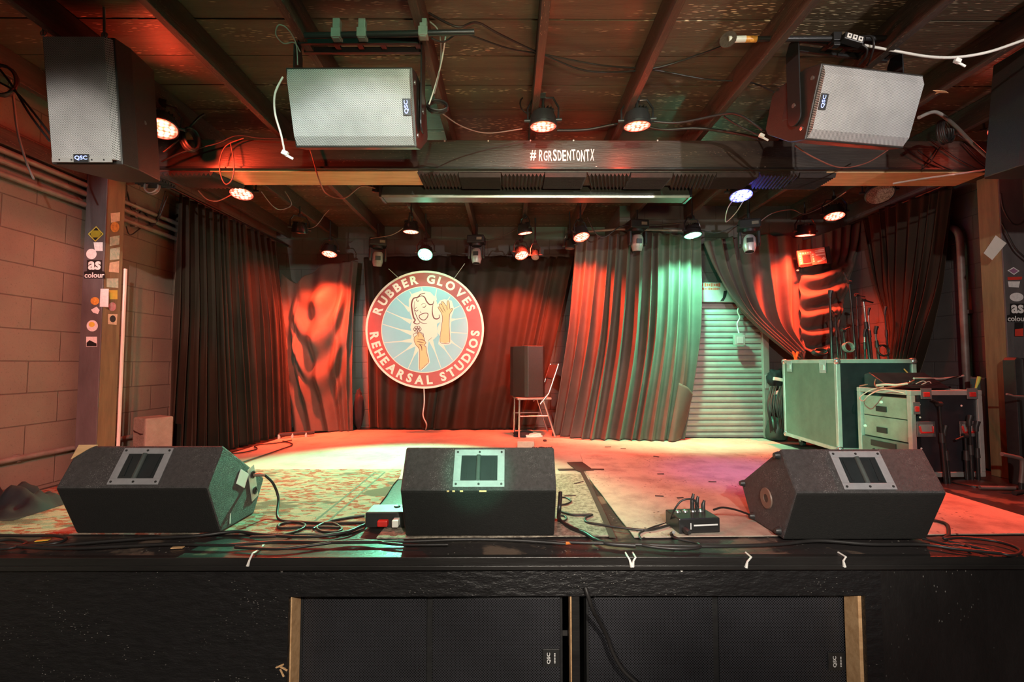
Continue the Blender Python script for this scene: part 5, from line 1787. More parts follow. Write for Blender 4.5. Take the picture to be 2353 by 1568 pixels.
for x in (0.095, 0.40):
    M1 = Matrix.Translation((x, -0.002, zt2 - 0.26)) @ Matrix.Rotation(PI / 2, 4, 'X')
    b = MB()
    for (u, v, su, sv) in ((0, 0.043, 0.13, 0.022), (0, -0.043, 0.13, 0.022), (0.056, 0, 0.018, 0.07), (-0.056, 0, 0.018, 0.07)):
        b.box((u, v, 0.003), (su, sv, 0.007), M=M1)
    hd = b.build('recessed_handle', M_CHROME, t, bevel=0.004)
    b = MB(); b.box((0, 0, 0.001), (0.094, 0.064, 0.003), M=M1); b.build('handle_dish', M_ALU, hd)
    b = MB(); b.tube([M1 @ Vector((-0.047, 0.02, 0.006)), M1 @ Vector((-0.042, -0.022, 0.012)), M1 @ Vector((0.042, -0.022, 0.012)), M1 @ Vector((0.047, 0.02, 0.006))], 0.006, 8)
    b.build('handle_bar', M_REDP, hd, smooth=50)
for (x, z) in ((0.06, 0.11), (0.06, zt2 - 0.09), (0.36, zt2 - 0.10), (0.06, zt2 - 0.18), (0.06, 0.22)):
    b = MB(); b.lathe([(0, -0.001), (0.007, 0.0), (0.005, 0.004), (0, 0.005)], 10, Matrix.Translation((x, -0.0005, z)) @ Matrix.Rotation(PI / 2, 4, 'X')); b.build('rivet', M_WHITE, t, smooth=50)
RT = STAGE + 0.012 + zt2 + 0.008
# slant-topped mixer box lying on the back of the rack
t = thing('mixer_box', 'black slant-faced box with white studs lying on the amplifier rack', 'mixer', (xk + 0.04, ya + 0.20, RT + 0.001))
b = MB(); b.prism([(0.0, 0.0), (0.27, 0.0), (0.27, 0.10), (0.22, 0.115)], 0.0, 0.44, 'x'); b.build('case', M_LAM_B, t, bevel=0.006)
for i in range(4):
    b = MB(); s = 0.25 + 0.16 * i
    b.lathe([(0, -0.002), (0.006, 0.0), (0.005, 0.005), (0, 0.006)], 10, Matrix.Translation((0.12 + 0.095 * i, 0.24 * (0.2 + 0.2 * i), 0.115 * (0.2 + 0.2 * i) + 0.001)) @ Matrix.Rotation(R(25), 4, 'X')); b.build('stud', M_WHITE, t, smooth=50)

# things heaped on the rack
def rackcable(label, pts, r, m):
    cable('cable', label, [at(px, py, Y=Y - 0.11) for px, py, Y in pts], r, m, 'cables heaped on the amplifier rack')


M_REDC = mat('red_tinted_cable', (0.30, 0.10, 0.07), 0.45)  # red light on the rack cables put into their colour
M_PINKC = mat('pale_cable', (0.65, 0.45, 0.40), 0.5)  # pale rack cables, the red light mixed into their tone
M_VIOC = mat('violet_connector', (0.45, 0.20, 0.75), 0.4)
rackcable('pale red lit cable looping down over the front of the amplifiers', [(2082, 905, 3.36), (2030, 896, 3.42), (1998, 908, 3.37), (1984, 922, 3.45), (1976, 914, 3.6), (2000, 897, 3.6), (2030, 889, 3.5)], 0.004, M_PINKC)
rackcable('red lit cable curling at the left end of the rack top', [(2012, 872, 3.65), (2010, 884, 3.62), (2020, 892, 3.5), (2050, 890, 3.45), (2080, 884, 3.45), (2100, 874, 3.5)], 0.005, M_REDC)
rackcable('long dark cable slung over the black slant-faced box to the conduit', [(2060, 886, 3.48), (2110, 888, 3.46), (2150, 880, 3.48), (2190, 868, 3.60), (2212, 862, 3.72)], 0.004, M_CABLE)
rackcable('thick red lit cable along the upper edge of the slant-faced box', [(2100, 870, 3.62), (2130, 870, 3.66), (2160, 871, 3.66), (2190, 868, 3.68), (2214, 864, 3.70)], 0.008, M_PINKC)
rackcable('pale connector cable lying flat left of the slant-faced box', [(2014, 886, 3.55), (2035, 884, 3.5), (2060, 885, 3.46), (2085, 882, 3.44)], 0.009, M_PINKC)
rackcable('red lit cable along the left top edge of the rack', [(1975, 888, 3.78), (2010, 880, 3.74), (2050, 872, 3.72), (2100, 866, 3.74)], 0.006, M_REDC)
rackcable('tangled white cable scrap on the slant-faced box', [(2105, 882, 3.48), (2120, 876, 3.5), (2128, 880, 3.49), (2118, 884, 3.47), (2134, 877, 3.5), (2140, 882, 3.48)], 0.003, M_CABLEW)
b = MB(); b.tube([at(2055, 866, Y=3.72), at(2068, 866, Y=3.70), at(2085, 868, Y=3.68), at(2103, 869, Y=3.66)], [0.012, 0.013, 0.009, 0.011], 10)
tag(b.build('violet_connector', M_VIOC, smooth=60), 'violet connector glowing on top of the amplifier rack', 'connector')
b = MB(); b.tube([at(2077, 848, Y=3.74), at(2093, 865, Y=3.70)], 0.005, 6); tag(b.build('orange_stick', M_ORANGE, smooth=50), 'orange stick leaning out behind the amplifier rack', 'stick')
b = MB(); b.tube([at(2250, 866, Y=3.40), at(2247, 878, Y=3.40), at(2242, 893, Y=3.40)], [0.012, 0.011, 0.006], 10)
tag(b.build('yellow_marker', mat('lime_yellow', (0.62, 0.70, 0.12), 0.5), smooth=50), 'lime yellow thing on the right back corner of the amplifier rack', 'marker')
b = MB(); b.box(Vector((at(2258, 940, Y=3.60).x, 3.60, STAGE + 0.36)), (0.07, 0.12, 0.70)); tag(b.build('teal_case', mat('teal_shell', (0.03, 0.12, 0.13), 0.5), bevel=0.01), 'dark teal case standing between the rack and the right post', 'case')


# ------------------------------------------------------------------ stands
def stand(label, base, h, lean=(0, 0), boom=None, r=0.010, basekind='none', cat='microphone stand', group=None, top_w=1.0, m=None, clutch=0.55, name='microphone_stand'):
    """base: Vector on its support; lean: xy offset of the top; boom: (dx, dy, dz) from the top"""
    t = thing(name, label, cat, base, None, group)
    top = Vector((lean[0], lean[1], h))
    mid = top * clutch
    b = MB(); b.tube([Vector((0, 0, 0)), mid], r, 10); b.build('lower_tube', m or M_BLACKM, t, smooth=50)
    b = MB(); b.tube([mid, top], r * 0.65, 8); b.build('upper_tube', M_CHROME if top_w > 1 else M_BLACKM, t, smooth=50)
    b = MB(); b.tube([mid - top.normalized() * 0.02, mid + top.normalized() * 0.045], [r * 1.5, r * 1.2], 12); b.build('clutch', M_BLACK, t, smooth=40)
    if boom:
        e = top + Vector(boom)
        b = MB(); b.tube([top - Vector(boom) * 0.25, e], r * 0.6, 8); b.build('boom', M_BLACKM, t, smooth=50)
        b = MB(); b.tube([top + Vector((-0.014, 0, 0)), top + Vector((0.014, 0, 0))], 0.017, 10); b.build('boom_joint', M_BLACK, t, smooth=40)
    else:
        b = MB(); b.tube([top, top + Vector((0.0, 0.0, 0.03)), top + Vector((0.012, 0, 0.07))], [r * 1.2, r * 1.3, r * 1.6], 10); b.build('clip', M_BLACK, t, smooth=40)
    if basekind == 'round':
        b = MB(); b.lathe([(0, 0), (0.125, 0), (0.125, 0.008), (0.11, 0.018), (0.02, 0.028), (0, 0.028)], 28); b.build('round_base', M_BLACKM, t, smooth=40)
    elif basekind == 'tripod':
        for k in range(3):
            a = 2 * PI * k / 3 + 0.5
            b = MB(); b.tube([(0, 0, 0.14), (0.17 * math.cos(a), 0.17 * math.sin(a), 0.010)], 0.007, 8); b.build('leg', M_BLACKM, t, smooth=50)
    return t


# bundle of stands standing in the top of the tall case
G1 = 'stands piled on the tall case'
spec = [
    (1911, 4.30, 685, 'thick black stand on the tall case, leftmost of the high ones', 0.014, (0.0, 0.0), None),
    (1925, 4.42, 725, 'short black stand right beside the thick leftmost one on the tall case', 0.010, (-0.015, 0.0), (-0.03, 0, 0.05)),
    (1966, 4.20, 648, 'tallest stand on the tall case, a loose clip at its top', 0.010, (-0.02, 0.02), (-0.05, 0.0, 0.09)),
    (1973, 4.40, 678, 'red lit stand just right of the tallest one on the tall case', 0.009, (0.0, 0.0), (0.08, 0, -0.02)),
    (1997, 4.15, 690, 'silver stand with a thick grip on the tall case', 0.013, (-0.035, 0.0), (0.10, 0.02, -0.02)),
    (2003, 4.3, 725, 'thin silver stand beside the one with the thick grip', 0.008, (-0.02, 0.0), None),
    (2040, 4.35, 722, 'lone thin stand nearest the right end of the tall case', 0.009, (-0.015, 0.0), None),
    (2018, 4.2, 768, 'dark red stand between the silver ones and the lone thin one', 0.012, (-0.02, 0.0), None),
    (1987, 4.1, 775, 'short red lit stand in front of the silver ones on the tall case', 0.009, (0.0, 0.0), None),
    (1943, 4.1, 760, 'short stand with a bent boom in the middle of the heap on the tall case', 0.008, (-0.015, 0.0), (0.06, 0, 0.03)),
    (1934, 4.5, 752, 'thin red lit stand behind the heap on the tall case', 0.008, (-0.02, 0.0), None),
]
for px, Y, pyt, lab, r, lean, boom in spec:
    p = at(px, 800, Y=Y)
    h = at(px, pyt, Y=Y).z - TT
    stand(lab, Vector((p.x, Y, TT)), h, lean, boom, r, group=G1, top_w=2 if 'silver' in lab else 1)
# coiled leads and clamps between them
def coil(label, c, rad, turns, r, m, axis=(0, 0, 1), name='cable_coil', seed=1, squash=1.0, group=None):
    ax = Vector(axis).normalized()
    q = ax.to_track_quat('Z', 'Y').to_matrix()
    pts = []
    rr = random.Random(seed)
    for k in range(turns * 14):
        a = 2 * PI * k / 14
        w = rad * (1 + 0.16 * noise.noise(Vector((k * 0.13, seed, 0))))
        pts.append(Vector(c) + q @ Vector((w * math.cos(a), w * squash * math.sin(a), r * 1.1 * (k / 14) * 0.8 + r * noise.noise(Vector((k * 0.21, 0, seed))))))
    b = MB(); b.tube(pts, r, 6)
    return tag(b.build(name, m, smooth=60), label, 'cable', group)


coil('tangled lead heaped on the left front of the tall case top', at(1880, 812, Y=4.25), 0.07, 6, 0.007, M_CABLE, (0.2, -1, 0.5), seed=2, squash=0.45, group='leads on the tall case')
coil('small coil of lead around the middle stands on the tall case', at(1946, 800, Y=4.05), 0.045, 6, 0.006, M_CABLEG, (0.1, -1, 0.2), seed=5, squash=0.9, group='leads on the tall case')
coil('round coil of lead at the right end of the tall case top', at(2027, 806, Y=4.2), 0.05, 5, 0.006, M_CABLE, (0, -1, 0.1), seed=8, group='leads on the tall case')
for lab, px in (('orange spring clamp gripping the top left edge of the tall case', 1828), ('dark spring clamp beside the orange one on the tall case', 1845)):
    pz = at(px, 824, Y=4.70)
    m = M_ORANGE if px < 1840 else M_BLACK
    t = thing('spring_clamp', lab, 'clamp', pz, (0, 0, 0.4), 'spring clamps on the tall case')
    for s in (-1, 1):
        b = MB(); b.box((s * 0.018, 0, 0.03), (0.014, 0.02, 0.085), (0, s * 0.45, 0)); b.box((s * 0.010, 0, -0.02), (0.012, 0.02, 0.05), (0, -s * 0.2, 0)); b.build('jaw', m, t, bevel=0.003)
# lone stand between the cases
p = fl(1936, 1052, 0.006)
stand('thin black stand standing between the tall case and the amplifier rack', p, at(1932, 838, Y=p.y).z - p.z - 0.07, (-0.03, 0), None, 0.012, 'none')
# stands in front of the amplifier rack
G2 = 'stands in front of the amplifier rack'
for px, pyb, pyt, lab, kind, r, boom in (
        (2172, 1084, 912, 'bent black stand in front of the rack with a boom clip near the chrome edge', 'none', 0.012, (-0.05, 0, 0.03)),
        (2181, 1086, 985, 'thin short stand just right of the bent stand', 'none', 0.010, None),
        (2222, 1085, 985, 'stand with a grey clutch in front of the right rack handle', 'none', 0.012, (-0.07, 0, -0.03)),
        (2233, 1092, 962, 'black stand with a thick grip on a round base', 'round', 0.012, None),
        (2248, 1088, 975, 'rightmost black stand in front of the rack', 'none', 0.011, None)):
    p = fl(px, pyb + 6, 0.004)
    p.y = min(p.y, ya - 0.03)
    p = Vector((at(px, pyb, Y=p.y).x, p.y, STAGE + 0.0005))
    stand(lab, p, at(px, pyt, Y=p.y).z - p.z - 0.05, (-0.02 if 'bent' in lab else 0.0, 0.0), boom, r, kind, group=G2)
# keyboard-style bent stand at the right edge
t = thing('bent_tube_stand', 'bent dark steel stand on the floor at the lower right edge', 'stand', fl(2345, 1120, 0.0))
b = MB(); b.tube(catmull([at(2302, 1044, Y=2.95), at(2330, 1050, Y=2.95), at(2347, 1056, Y=2.95), at(2349, 1075, Y=2.95), at(2346, 1110, Y=2.95)], 6), 0.013, 10); b.build('bent_tube', M_PIPEDARK, t, smooth=50, world=True)
p = at(2346, 1110, Y=2.95)
b = MB(); b.tube([p, Vector((p.x, p.y, STAGE + 0.012)), ], 0.013, 10); b.tube([Vector((p.x - 0.10, p.y - 0.05, STAGE + 0.014)), Vector((p.x + 0.12, p.y + 0.04, STAGE + 0.014))], 0.013, 8); b.build('foot_bar', M_BLACKM, t, smooth=50, world=True)
b = MB(); b.tube([Vector((fl(2168, 1104).x, 3.02, STAGE + 0.016)), Vector((fl(2340, 1108).x, 2.99, STAGE + 0.016))], 0.012, 8)
tag(b.build('steel_bar', M_PIPEDARK, smooth=50), 'long dark bar lying on the red lit floor in front of the stands', 'bar')
t = thing('case_lid', 'black lid with a pale edge leaning against the right post at the frame edge', 'lid', at(2344, 900, Y=3.15))
xq = at(2332, 900, Y=3.13).x
b = MB(); b.prism([(xq, STAGE), (xq, at(2332, 828, Y=3.13).z), (xq + 0.02, at(2334, 821, Y=3.13).z), (xq + 0.06, at(2346, 826, Y=3.13).z), (xq + 0.06, STAGE)], 3.12, 3.20, 'y'); b.build('lid_panel', M_BLACK, t, bevel=0.003, world=True)
b = MB(); b.box((xq + 0.085, 3.11, at(2350, 890, Y=3.1).z - 0.05), (0.045, 0.02, 0.56)); b.build('pale_edge', M_ALU, t, bevel=0.003, world=True)
b = MB(); b.box((xq + 0.085, 3.14, STAGE + 0.25), (0.045, 0.04, 0.5)); b.build('lower_panel', M_BLACK, t, world=True)
b = MB(); b.tube([at(2313, 906, Y=3.0), at(2330, 911, Y=3.0), at(2360, 912, Y=3.0)], 0.007, 8); b.tube([at(2360, 912, Y=3.0), Vector((at(2360, 912, Y=3.0).x, 3.0, STAGE))], 0.007, 8)
tag(b.build('hook_stand', M_PIPEDARK, smooth=50), 'thin hooked rod poking in from the right edge beside the right post', 'rod')
# dark bags and leads left of the tall case
rr = random.Random(11)
def lump(b, c, s, seed, n=14):
    prof = []
    vs, fs = [], []
    for i in range(n + 1):
        th = PI * i / n
        for j in range(2 * n):
            ph = PI * j / n
            d = Vector((math.sin(th) * math.cos(ph), math.sin(th) * math.sin(ph), math.cos(th)))
            k = 1 + 0.28 * noise.noise(d * 1.7 + Vector((seed, 0, 0))) + 0.12 * noise.noise(d * 4.3 + Vector((0, seed, 0)))
            vs.append(Vector(c) + Vector((d.x * s[0] * k, d.y * s[1] * k, d.z * s[2] * k)))
    for i in range(n):
        for j in range(2 * n):
            a, b2 = i * 2 * n + j, i * 2 * n + (j + 1) % (2 * n)
            fs.append((a, a + 2 * n, b2 + 2 * n, b2))
    b.add(vs, fs)


for lab, px, py, Y, s, sd in (('upper dark bag on the pile between the shutter and the tall case', 1782, 870, 5.0, (0.08, 0.08, 0.10), 2),
                              ('middle dark bag of the pile between the shutter and the tall case', 1790, 927, 4.99, (0.08, 0.08, 0.10), 5)):
    b = MB(); lump(b, at(px, py, Y=Y), s, sd)
    for v in b.v:
        v.z = max(v.z, STAGE + 0.01)
    tag(b.build('gear_bag', M_CLOTH, smooth=180), lab, 'bag', 'dark bags beside the shutter')
b = MB(); lump(b, at(1785, 992, Y=4.96), (0.11, 0.09, 0.16), 9)
for v in b.v:
    v.z = max(v.z, STAGE + 0.007)
tag(b.build('gear_bag', mat('green_black_cloth', (0.03, 0.05, 0.04), 0.5, col2=(0.02, 0.03, 0.025)), smooth=180), 'lowest bag of the pile, dark green, on the floor by the shutter', 'bag', 'dark bags beside the shutter')
for k, (px, lab) in enumerate(((1774, 'left bundle of black leads hanging beside the shutter'), (1796, 'right bundle of black leads hanging beside the tall case'))):
    b = MB()
    for i in range(7):
        x = px + (i - 3) * 2.2
        b.tube(catmull([at(x + 3, 888, Y=4.90), at(x - 4 + rr.uniform(-3, 3), 930, Y=4.84), at(x + rr.uniform(-4, 4), 965, Y=4.84), at(x + 3, 990 + rr.uniform(-6, 6), Y=4.86)], 5), 0.006, 6)
    tag(b.build('cable_bundle', M_CABLE, smooth=60), lab, 'cable', 'lead bundles beside the shutter')
for lab, px, py, a in (('upper pale strap on the dark bag pile', 1788, 872, 0.15), ('lower pale strap on the dark bag pile', 1788, 902, -0.2)):
    b = MB(); b.box(at(px, py, Y=4.91), (0.10, 0.03, 0.035), (0, a, 0)); tag(b.build('bag_strap', M_WHITE, bevel=0.006), lab, 'strap', 'straps on the bag pile')
# junction box hanging on its cord in front of the shutter
t = thing('hanging_outlet_box', 'grey metal outlet box hanging on a twisted cord in front of the shutter', 'outlet box', at(1698, 782, Y=5.06))
M1 = facing(at(1698, 782, Y=5.04))
b = MB(); b.box((0, 0, 0), (0.115, 0.115, 0.05), M=M1); b.build('box', M_STEEL, t, bevel=0.006, world=True)
b = MB(); b.box((0, 0.0, 0.027), (0.07, 0.075, 0.005), M=M1); b.build('cover', M_ALU, t, bevel=0.004, world=True)
b = MB(); P = [at(1698, 766, Y=5.05), at(1694, 745, Y=5.05), at(1700, 730, Y=5.05), at(1695, 716, Y=5.05), at(1700, 700, Y=5.05), at(1702, 685, Y=5.06)]; b.tube(catmull(P, 5), 0.008, 6); b.build('cord', M_CABLEW, t, smooth=60, world=True)

# ------------------------------------------------------------------ speaker on a folding chair at the back
pch = fl(1221, 1003, 0.0)
t = thing('folding_chair', 'folding metal chair carrying a black speaker in front of the red back curtain', 'chair', (pch.x, pch.y, STAGE + 0.006), (0, 0, R(-82)))
CH = t
sh = at(1221, 914, Y=pch.y).z - STAGE - 0.006
b = MB(); b.box((0, 0, sh), (0.40, 0.38, 0.025)); b.build('seat', mat('chair_seat', (0.30, 0.28, 0.25), 0.4, 0.3), t, bevel=0.008)
for s in (-1, 1):
    b = MB(); b.tube([(s * 0.18, -0.17, 0.012), (s * 0.18, -0.165, sh - 0.01)], 0.011, 8); b.build('leg', M_CHROME, t, smooth=50)
    b = MB(); b.tube([(s * 0.19, 0.23, 0.012), (s * 0.19, 0.10, sh - 0.015)], 0.011, 8); b.build('leg', M_CHROME, t, smooth=50)
    b = MB(); b.tube([(s * 0.195, 0.06, sh - 0.06), (s * 0.195, 0.16, sh + 0.06), (s * 0.195, 0.27, sh + 0.38)], 0.011, 8); b.build('back_upright', M_CHROME, t, smooth=50)
    b = MB(); b.tube([(s * 0.18, -0.165, 0.24), (s * 0.19, 0.158, 0.24)], 0.008, 8); b.build('stretcher', M_CHROME, t, smooth=50)
b = MB(); b.box((0, 0.24, sh + 0.29), (0.38, 0.014, 0.17), (R(-19), 0, 0)); b.build('backrest', mat('chair_back', (0.08, 0.075, 0.07), 0.4), t, bevel=0.006)
hb = STAGE + 0.006 + sh + 0.014
MSC = Matrix.Translation((pch.x - 0.02, pch.y, hb + 0.285)) @ Matrix.Rotation(R(200), 4, 'Z') @ Matrix.Translation((0, -0.15, 0))
loudspeaker('black speaker standing on the folding chair at the back, one side lit green', MSC, 0.357, 0.565, 0.33, 0.24, False)
b = MB()
for lab, px, py, s, m, sd in (('crumpled dark cloth under the folding chair', 1203, 1000, (0.13, 0.10, 0.05), M_CLOTH, 3), ('crumpled pale cloth under the folding chair', 1222, 1001, (0.12, 0.08, 0.03), M_WHITE, 6)):
    b = MB(); c = fl(px, py, 0.02); lump(b, c, s, sd)
    for v in b.v:
        v.z = max(v.z, STAGE + 0.007)
    tag(b.build('crumpled_cloth', m, smooth=180), lab, 'cloth', 'cloths under the chair')
# small things along the curtains
t = thing('light_bar', 'low black bar with small white legs on the floor along the red lit curtain', 'light bar', fl(682, 1000, 0.006))
pA, pB = fl(640, 1000, 0.045), fl(722, 994, 0.045)
b = MB(); b.tube([pA, pB], 0.022, 8); b.build('bar', M_BLACK, t, smooth=40, world=True)
for k in (0.03, 0.4, 0.78):
    p = pA.lerp(pB, k); b = MB(); b.box((p.x, p.y - 0.01, STAGE + 0.028), (0.02, 0.03, 0.045)); b.build('foot', M_WHITE, t, bevel=0.003, world=True)
p = fl(820, 990, 0.0)
b = MB(); lump(b, (p.x, p.y + 0.05, STAGE + 0.24), (0.06, 0.05, 0.24), 4)
for v in b.v:
    v.z = max(v.z, STAGE + 0.007)
tag(b.build('dark_bag', M_CLOTH, smooth=180), 'narrow dark bag standing in the gap left of the round sign', 'bag')

# ------------------------------------------------------------------ blocks, cloth, boxes on the deck
pb = Vector((-2.845, 3.72, STAGE + 0.0005))
ztb = at(330, 962, Y=pb.y - 0.12).z
b = MB(); b.box((0, 0, (ztb - STAGE) / 2), (0.195, 0.195, ztb - STAGE))
o = b.build('concrete_block', M_CBLOCK, bevel=0.012)
o.location = pb; o.rotation_euler = (0, 0, R(-28))
tag(o, 'cracked concrete block standing on end behind the left floor monitor', 'block')
b = MB(); b.tube([(-0.098, -0.09, 0.30), (-0.06, -0.099, 0.285), (-0.02, -0.099, 0.28), (0.03, -0.099, 0.27), (0.07, -0.099, 0.275)], [0.003, 0.006, 0.004, 0.006, 0.002], 6)
b.build('crack', M_TAPE, o)
pbk = fl(1208, 1030, 0.007)
b = MB(); b.box((0, 0.05, 0.032), (0.165, 0.10, 0.062)); o = b.build('brick', M_BRICK, bevel=0.004); o.location = pbk; o.rotation_euler = (0, 0, R(-6))
tag(o, 'pale brick lying on the floor just behind the middle floor monitor', 'brick')
b = MB(); random.seed(4)
pcl = fl(48, 1150, 0.0)
def heap(b, c, sx, sy, h, seed, nu=40, nv=24):
    P = []
    for i in range(nu):
        row = []
        for j in range(nv):
            u, v = 2 * i / (nu - 1) - 1, 2 * j / (nv - 1) - 1
            d = max(0, 1 - (abs(u) ** 2.4 + abs(v) ** 2.4))
            f = (0.55 + 0.9 * noise.noise(Vector((u * 2.2 + seed, v * 2.2, 0)))) * d ** 0.6
            f += 0.30 * math.sin(9 * u + 5 * v + 3 * noise.noise(Vector((u * 3, v * 3, seed)))) * d
            row.append(Vector(c) + Vector((u * sx, v * sy, max(0.0, f) * h)))
        P.append(row)
    b.grid(P)


heap(b, (-2.80, 2.62, STAGE + 0.0125), 0.25, 0.20, 0.13, 2)
tag(b.build('dropped_jacket', M_CLOTH, smooth=180, fixn=False), 'crumpled black cloth on the rug at the far left against the block wall', 'cloth')
# stage box with plugs, right
pa, pb2 = fl(1545, 1226, 0.0125), fl(1650, 1222, 0.0125)
t = thing('stage_box', 'black stage box with cables plugged in, beside the right floor monitor', 'stage box', ((pa.x + pb2.x) / 2 + 0.01, pa.y + 0.075, STAGE + 0.0115), (0, 0, R(6)))
SBX = t.matrix_world.copy()
b = MB(); b.box((0, 0, 0.035), (0.205, 0.15, 0.07)); b.build('case', M_BLACKM, t, bevel=0.005)
for k in range(4):
    b = MB(); x = -0.06 + 0.04 * k
    b.lathe([(0.012, 0.07), (0.015, 0.07), (0.013, 0.076), (0, 0.073)], 14, Matrix.Translation((x, 0.03, 0))); b.build('socket', M_CHROME, t, smooth=40)
for k, (x, y, h) in enumerate(((0.018, 0.03, 0.085), (0.045, 0.035, 0.07), (0.075, 0.03, 0.05))):
    b = MB(); b.tube([(x, y, 0.070), (x, y, 0.07 + h * 0.6), (x + 0.01, y + 0.005, 0.07 + h)], [0.010, 0.010, 0.006], 10); b.build('plug', M_BLACK, t, smooth=50)
b = MB(); b.box((-0.045, -0.0755, 0.035), (0.004, 0.002, 0.03)); b.box((0.03, -0.0755, 0.038), (0.12, 0.002, 0.007)); b.build('pale_print', M_WHITELOGO, t)
b = MB(); b.lathe([(0, 0), (0.016, 0), (0.014, 0.03), (0.009, 0.045), (0, 0.045)], 12, Matrix.Translation((-0.075, -0.074, 0.022)) @ Matrix.Rotation(PI / 2, 4, 'X')); b.build('side_plug', M_BLACK, t, smooth=50)
# snake box left of the middle monitor
pa, pb2 = fl(838, 1214, 0.0125), fl(936, 1210, 0.0125)
t = thing('floor_box', 'flat black cable box half behind the middle floor monitor, red plugs in its front', 'floor box', ((pa.x + pb2.x) / 2, pa.y + 0.07, STAGE + 0.012))
b = MB(); b.box((0, 0, 0.036), (pb2.x - pa.x, 0.13, 0.072)); b.build('case', M_BLACK, t, bevel=0.004)
b = MB(); b.box((0, 0, 0.0735), (pb2.x - pa.x - 0.01, 0.12, 0.004)); b.build('lid', mat('grey_green_lid', (0.22, 0.24, 0.21), 0.45), t, bevel=0.001)
for k in range(2):
    b = MB(); b.lathe([(0.014, 0.076), (0.017, 0.076), (0.015, 0.081), (0, 0.078)], 14, Matrix.Translation((0.035 + 0.042 * k, 0.02, 0))); b.build('socket', M_BLACKM, t, smooth=40)
b = MB(); b.box((0.055, -0.085, 0.032), (0.03, 0.05, 0.034)); b.build('plug_body', M_WHITE, t, bevel=0.004)
b = MB(); b.box((-0.01, -0.08, 0.028), (0.05, 0.035, 0.03)); b.build('red_plug', M_REDP, t, bevel=0.006)

# ------------------------------------------------------------------ cables on the deck
G3 = 'cables along the front of the stage'
P0 = PLUG
cable('cable', 'red lit cable from the plug in the left floor monitor down to the rug', [P0, P0 + Vector((0.035, 0.02, -0.05)), P0 + Vector((0.06, 0.03, -0.13)), (640, 1192), (690, 1200), (760, 1203), (838, 1201)], 0.007, None, G3)
cable('cable', 'cable curling into a flat loop on the patterned rug, left one of two', [(575, 1235), (640, 1232), (690, 1218), (700, 1206), (672, 1200), (642, 1206), (645, 1214), (690, 1212), (740, 1212), (780, 1213)], 0.0065, None, G3)
cable('cable', 'cable curling into a flat loop on the patterned rug, right one of two', [(838, 1185), (800, 1190), (752, 1200), (728, 1212), (740, 1222), (772, 1223), (785, 1216), (768, 1204), (745, 1203), (720, 1216)], 0.0065, None, G3)
cable('cable', 'long front cable from the left end of the stage to the middle monitor', [(0, 1251), (60, 1258), (160, 1261), (280, 1256), (400, 1251), (520, 1253), (640, 1246), (760, 1247), (920, 1245), (1080, 1240), (1200, 1243), (1300, 1250)], 0.0075, None, G3)
cable('cable', 'cable looping on the black floor at the far left edge', [(0, 1262), (30, 1259), (60, 1248), (30, 1240), (0, 1242)], 0.007, None, G3)
cable('cable', 'cable bending back on itself in front of the left monitor', [(0, 1231), (70, 1232), (130, 1232), (152, 1239), (120, 1250), (30, 1256), (0, 1258)], 0.007, None, G3)
cable('cable', 'cable running under the left monitor front edge toward the snake box', [(100, 1257), (200, 1248), (330, 1238), (450, 1232), (540, 1222), (600, 1229), (680, 1234), (740, 1232), (800, 1222), (840, 1206), (900, 1192)], 0.0075, None, G3)
cable('cable', 'lower cable of the green lit pair left of the middle monitor', [(540, 1258), (640, 1262), (730, 1252), (820, 1242), (920, 1252), (1030, 1252)], 0.0065, None, G3)
cable('cable', 'cable from the side of the middle monitor down to the tape', [(1288, 1132, 2.25), (1287, 1150, 2.22), (1285, 1175, 2.2), (1286, 1195), (1310, 1212), (1345, 1226), (1368, 1240), (1400, 1250), (1460, 1254)], 0.010, None, G3)
cable('cable', 'thin cable wandering over the grey rug right of the middle monitor', [(1288, 1176), (1320, 1184), (1360, 1183), (1346, 1190), (1348, 1200), (1380, 1206), (1420, 1212), (1470, 1218), (1500, 1217), (1545, 1205)], 0.006, None, G3)
cable('cable', 'small upper loop of cable at the side of the middle monitor', [(1282, 1143), (1300, 1144), (1312, 1152), (1300, 1159), (1283, 1161)], 0.005, None, G3)
cable('cable', 'small lower loop of cable at the side of the middle monitor', [(1282, 1185), (1296, 1186), (1302, 1193), (1292, 1199), (1282, 1197)], 0.005, None, G3)
cable('cable', 'long front cable from the middle monitor to the right end of the stage', [(1200, 1240), (1300, 1246), (1420, 1250), (1530, 1254), (1650, 1256), (1780, 1252), (1880, 1243), (2000, 1251), (2120, 1252), (2200, 1262), (2300, 1272)], 0.008, None, G3)
cable('cable', 'cable looping in front of the stage box', [(1548, 1224, 2.12), (1542, 1228), (1555, 1238), (1600, 1248), (1608, 1258), (1560, 1262), (1500, 1257), (1470, 1252)], 0.007, None, G3)
cable('cable', 'thin arched cable from the plugs of the stage box to the left', [(1605, 1165, 2.2), (1592, 1148, 2.2), (1565, 1152, 2.2), (1545, 1180, 2.22), (1535, 1200), (1500, 1212), (1470, 1226), (1474, 1240)], 0.0045, None, G3)
cable('cable', 'cable from the stage box to the side of the right floor monitor', [(1640, 1172, 2.26), (1660, 1167, 2.3), (1690, 1172, 2.35), (1722, 1183, 2.42)], 0.005, None, G3)
cable('cable', 'red lit cable loop at the right end of the stage front', [(2140, 1195), (2175, 1205), (2180, 1228), (2170, 1238), (2210, 1236), (2280, 1243), (2330, 1256), (2345, 1268), (2320, 1276), (2260, 1262), (2180, 1244)], 0.007, None, G3)
cable('cable', 'second thin cable at the right end, running behind the red lit loop', [(2120, 1238), (2160, 1248), (2200, 1258), (2230, 1262), (2215, 1254), (2170, 1250)], 0.006, None, G3)
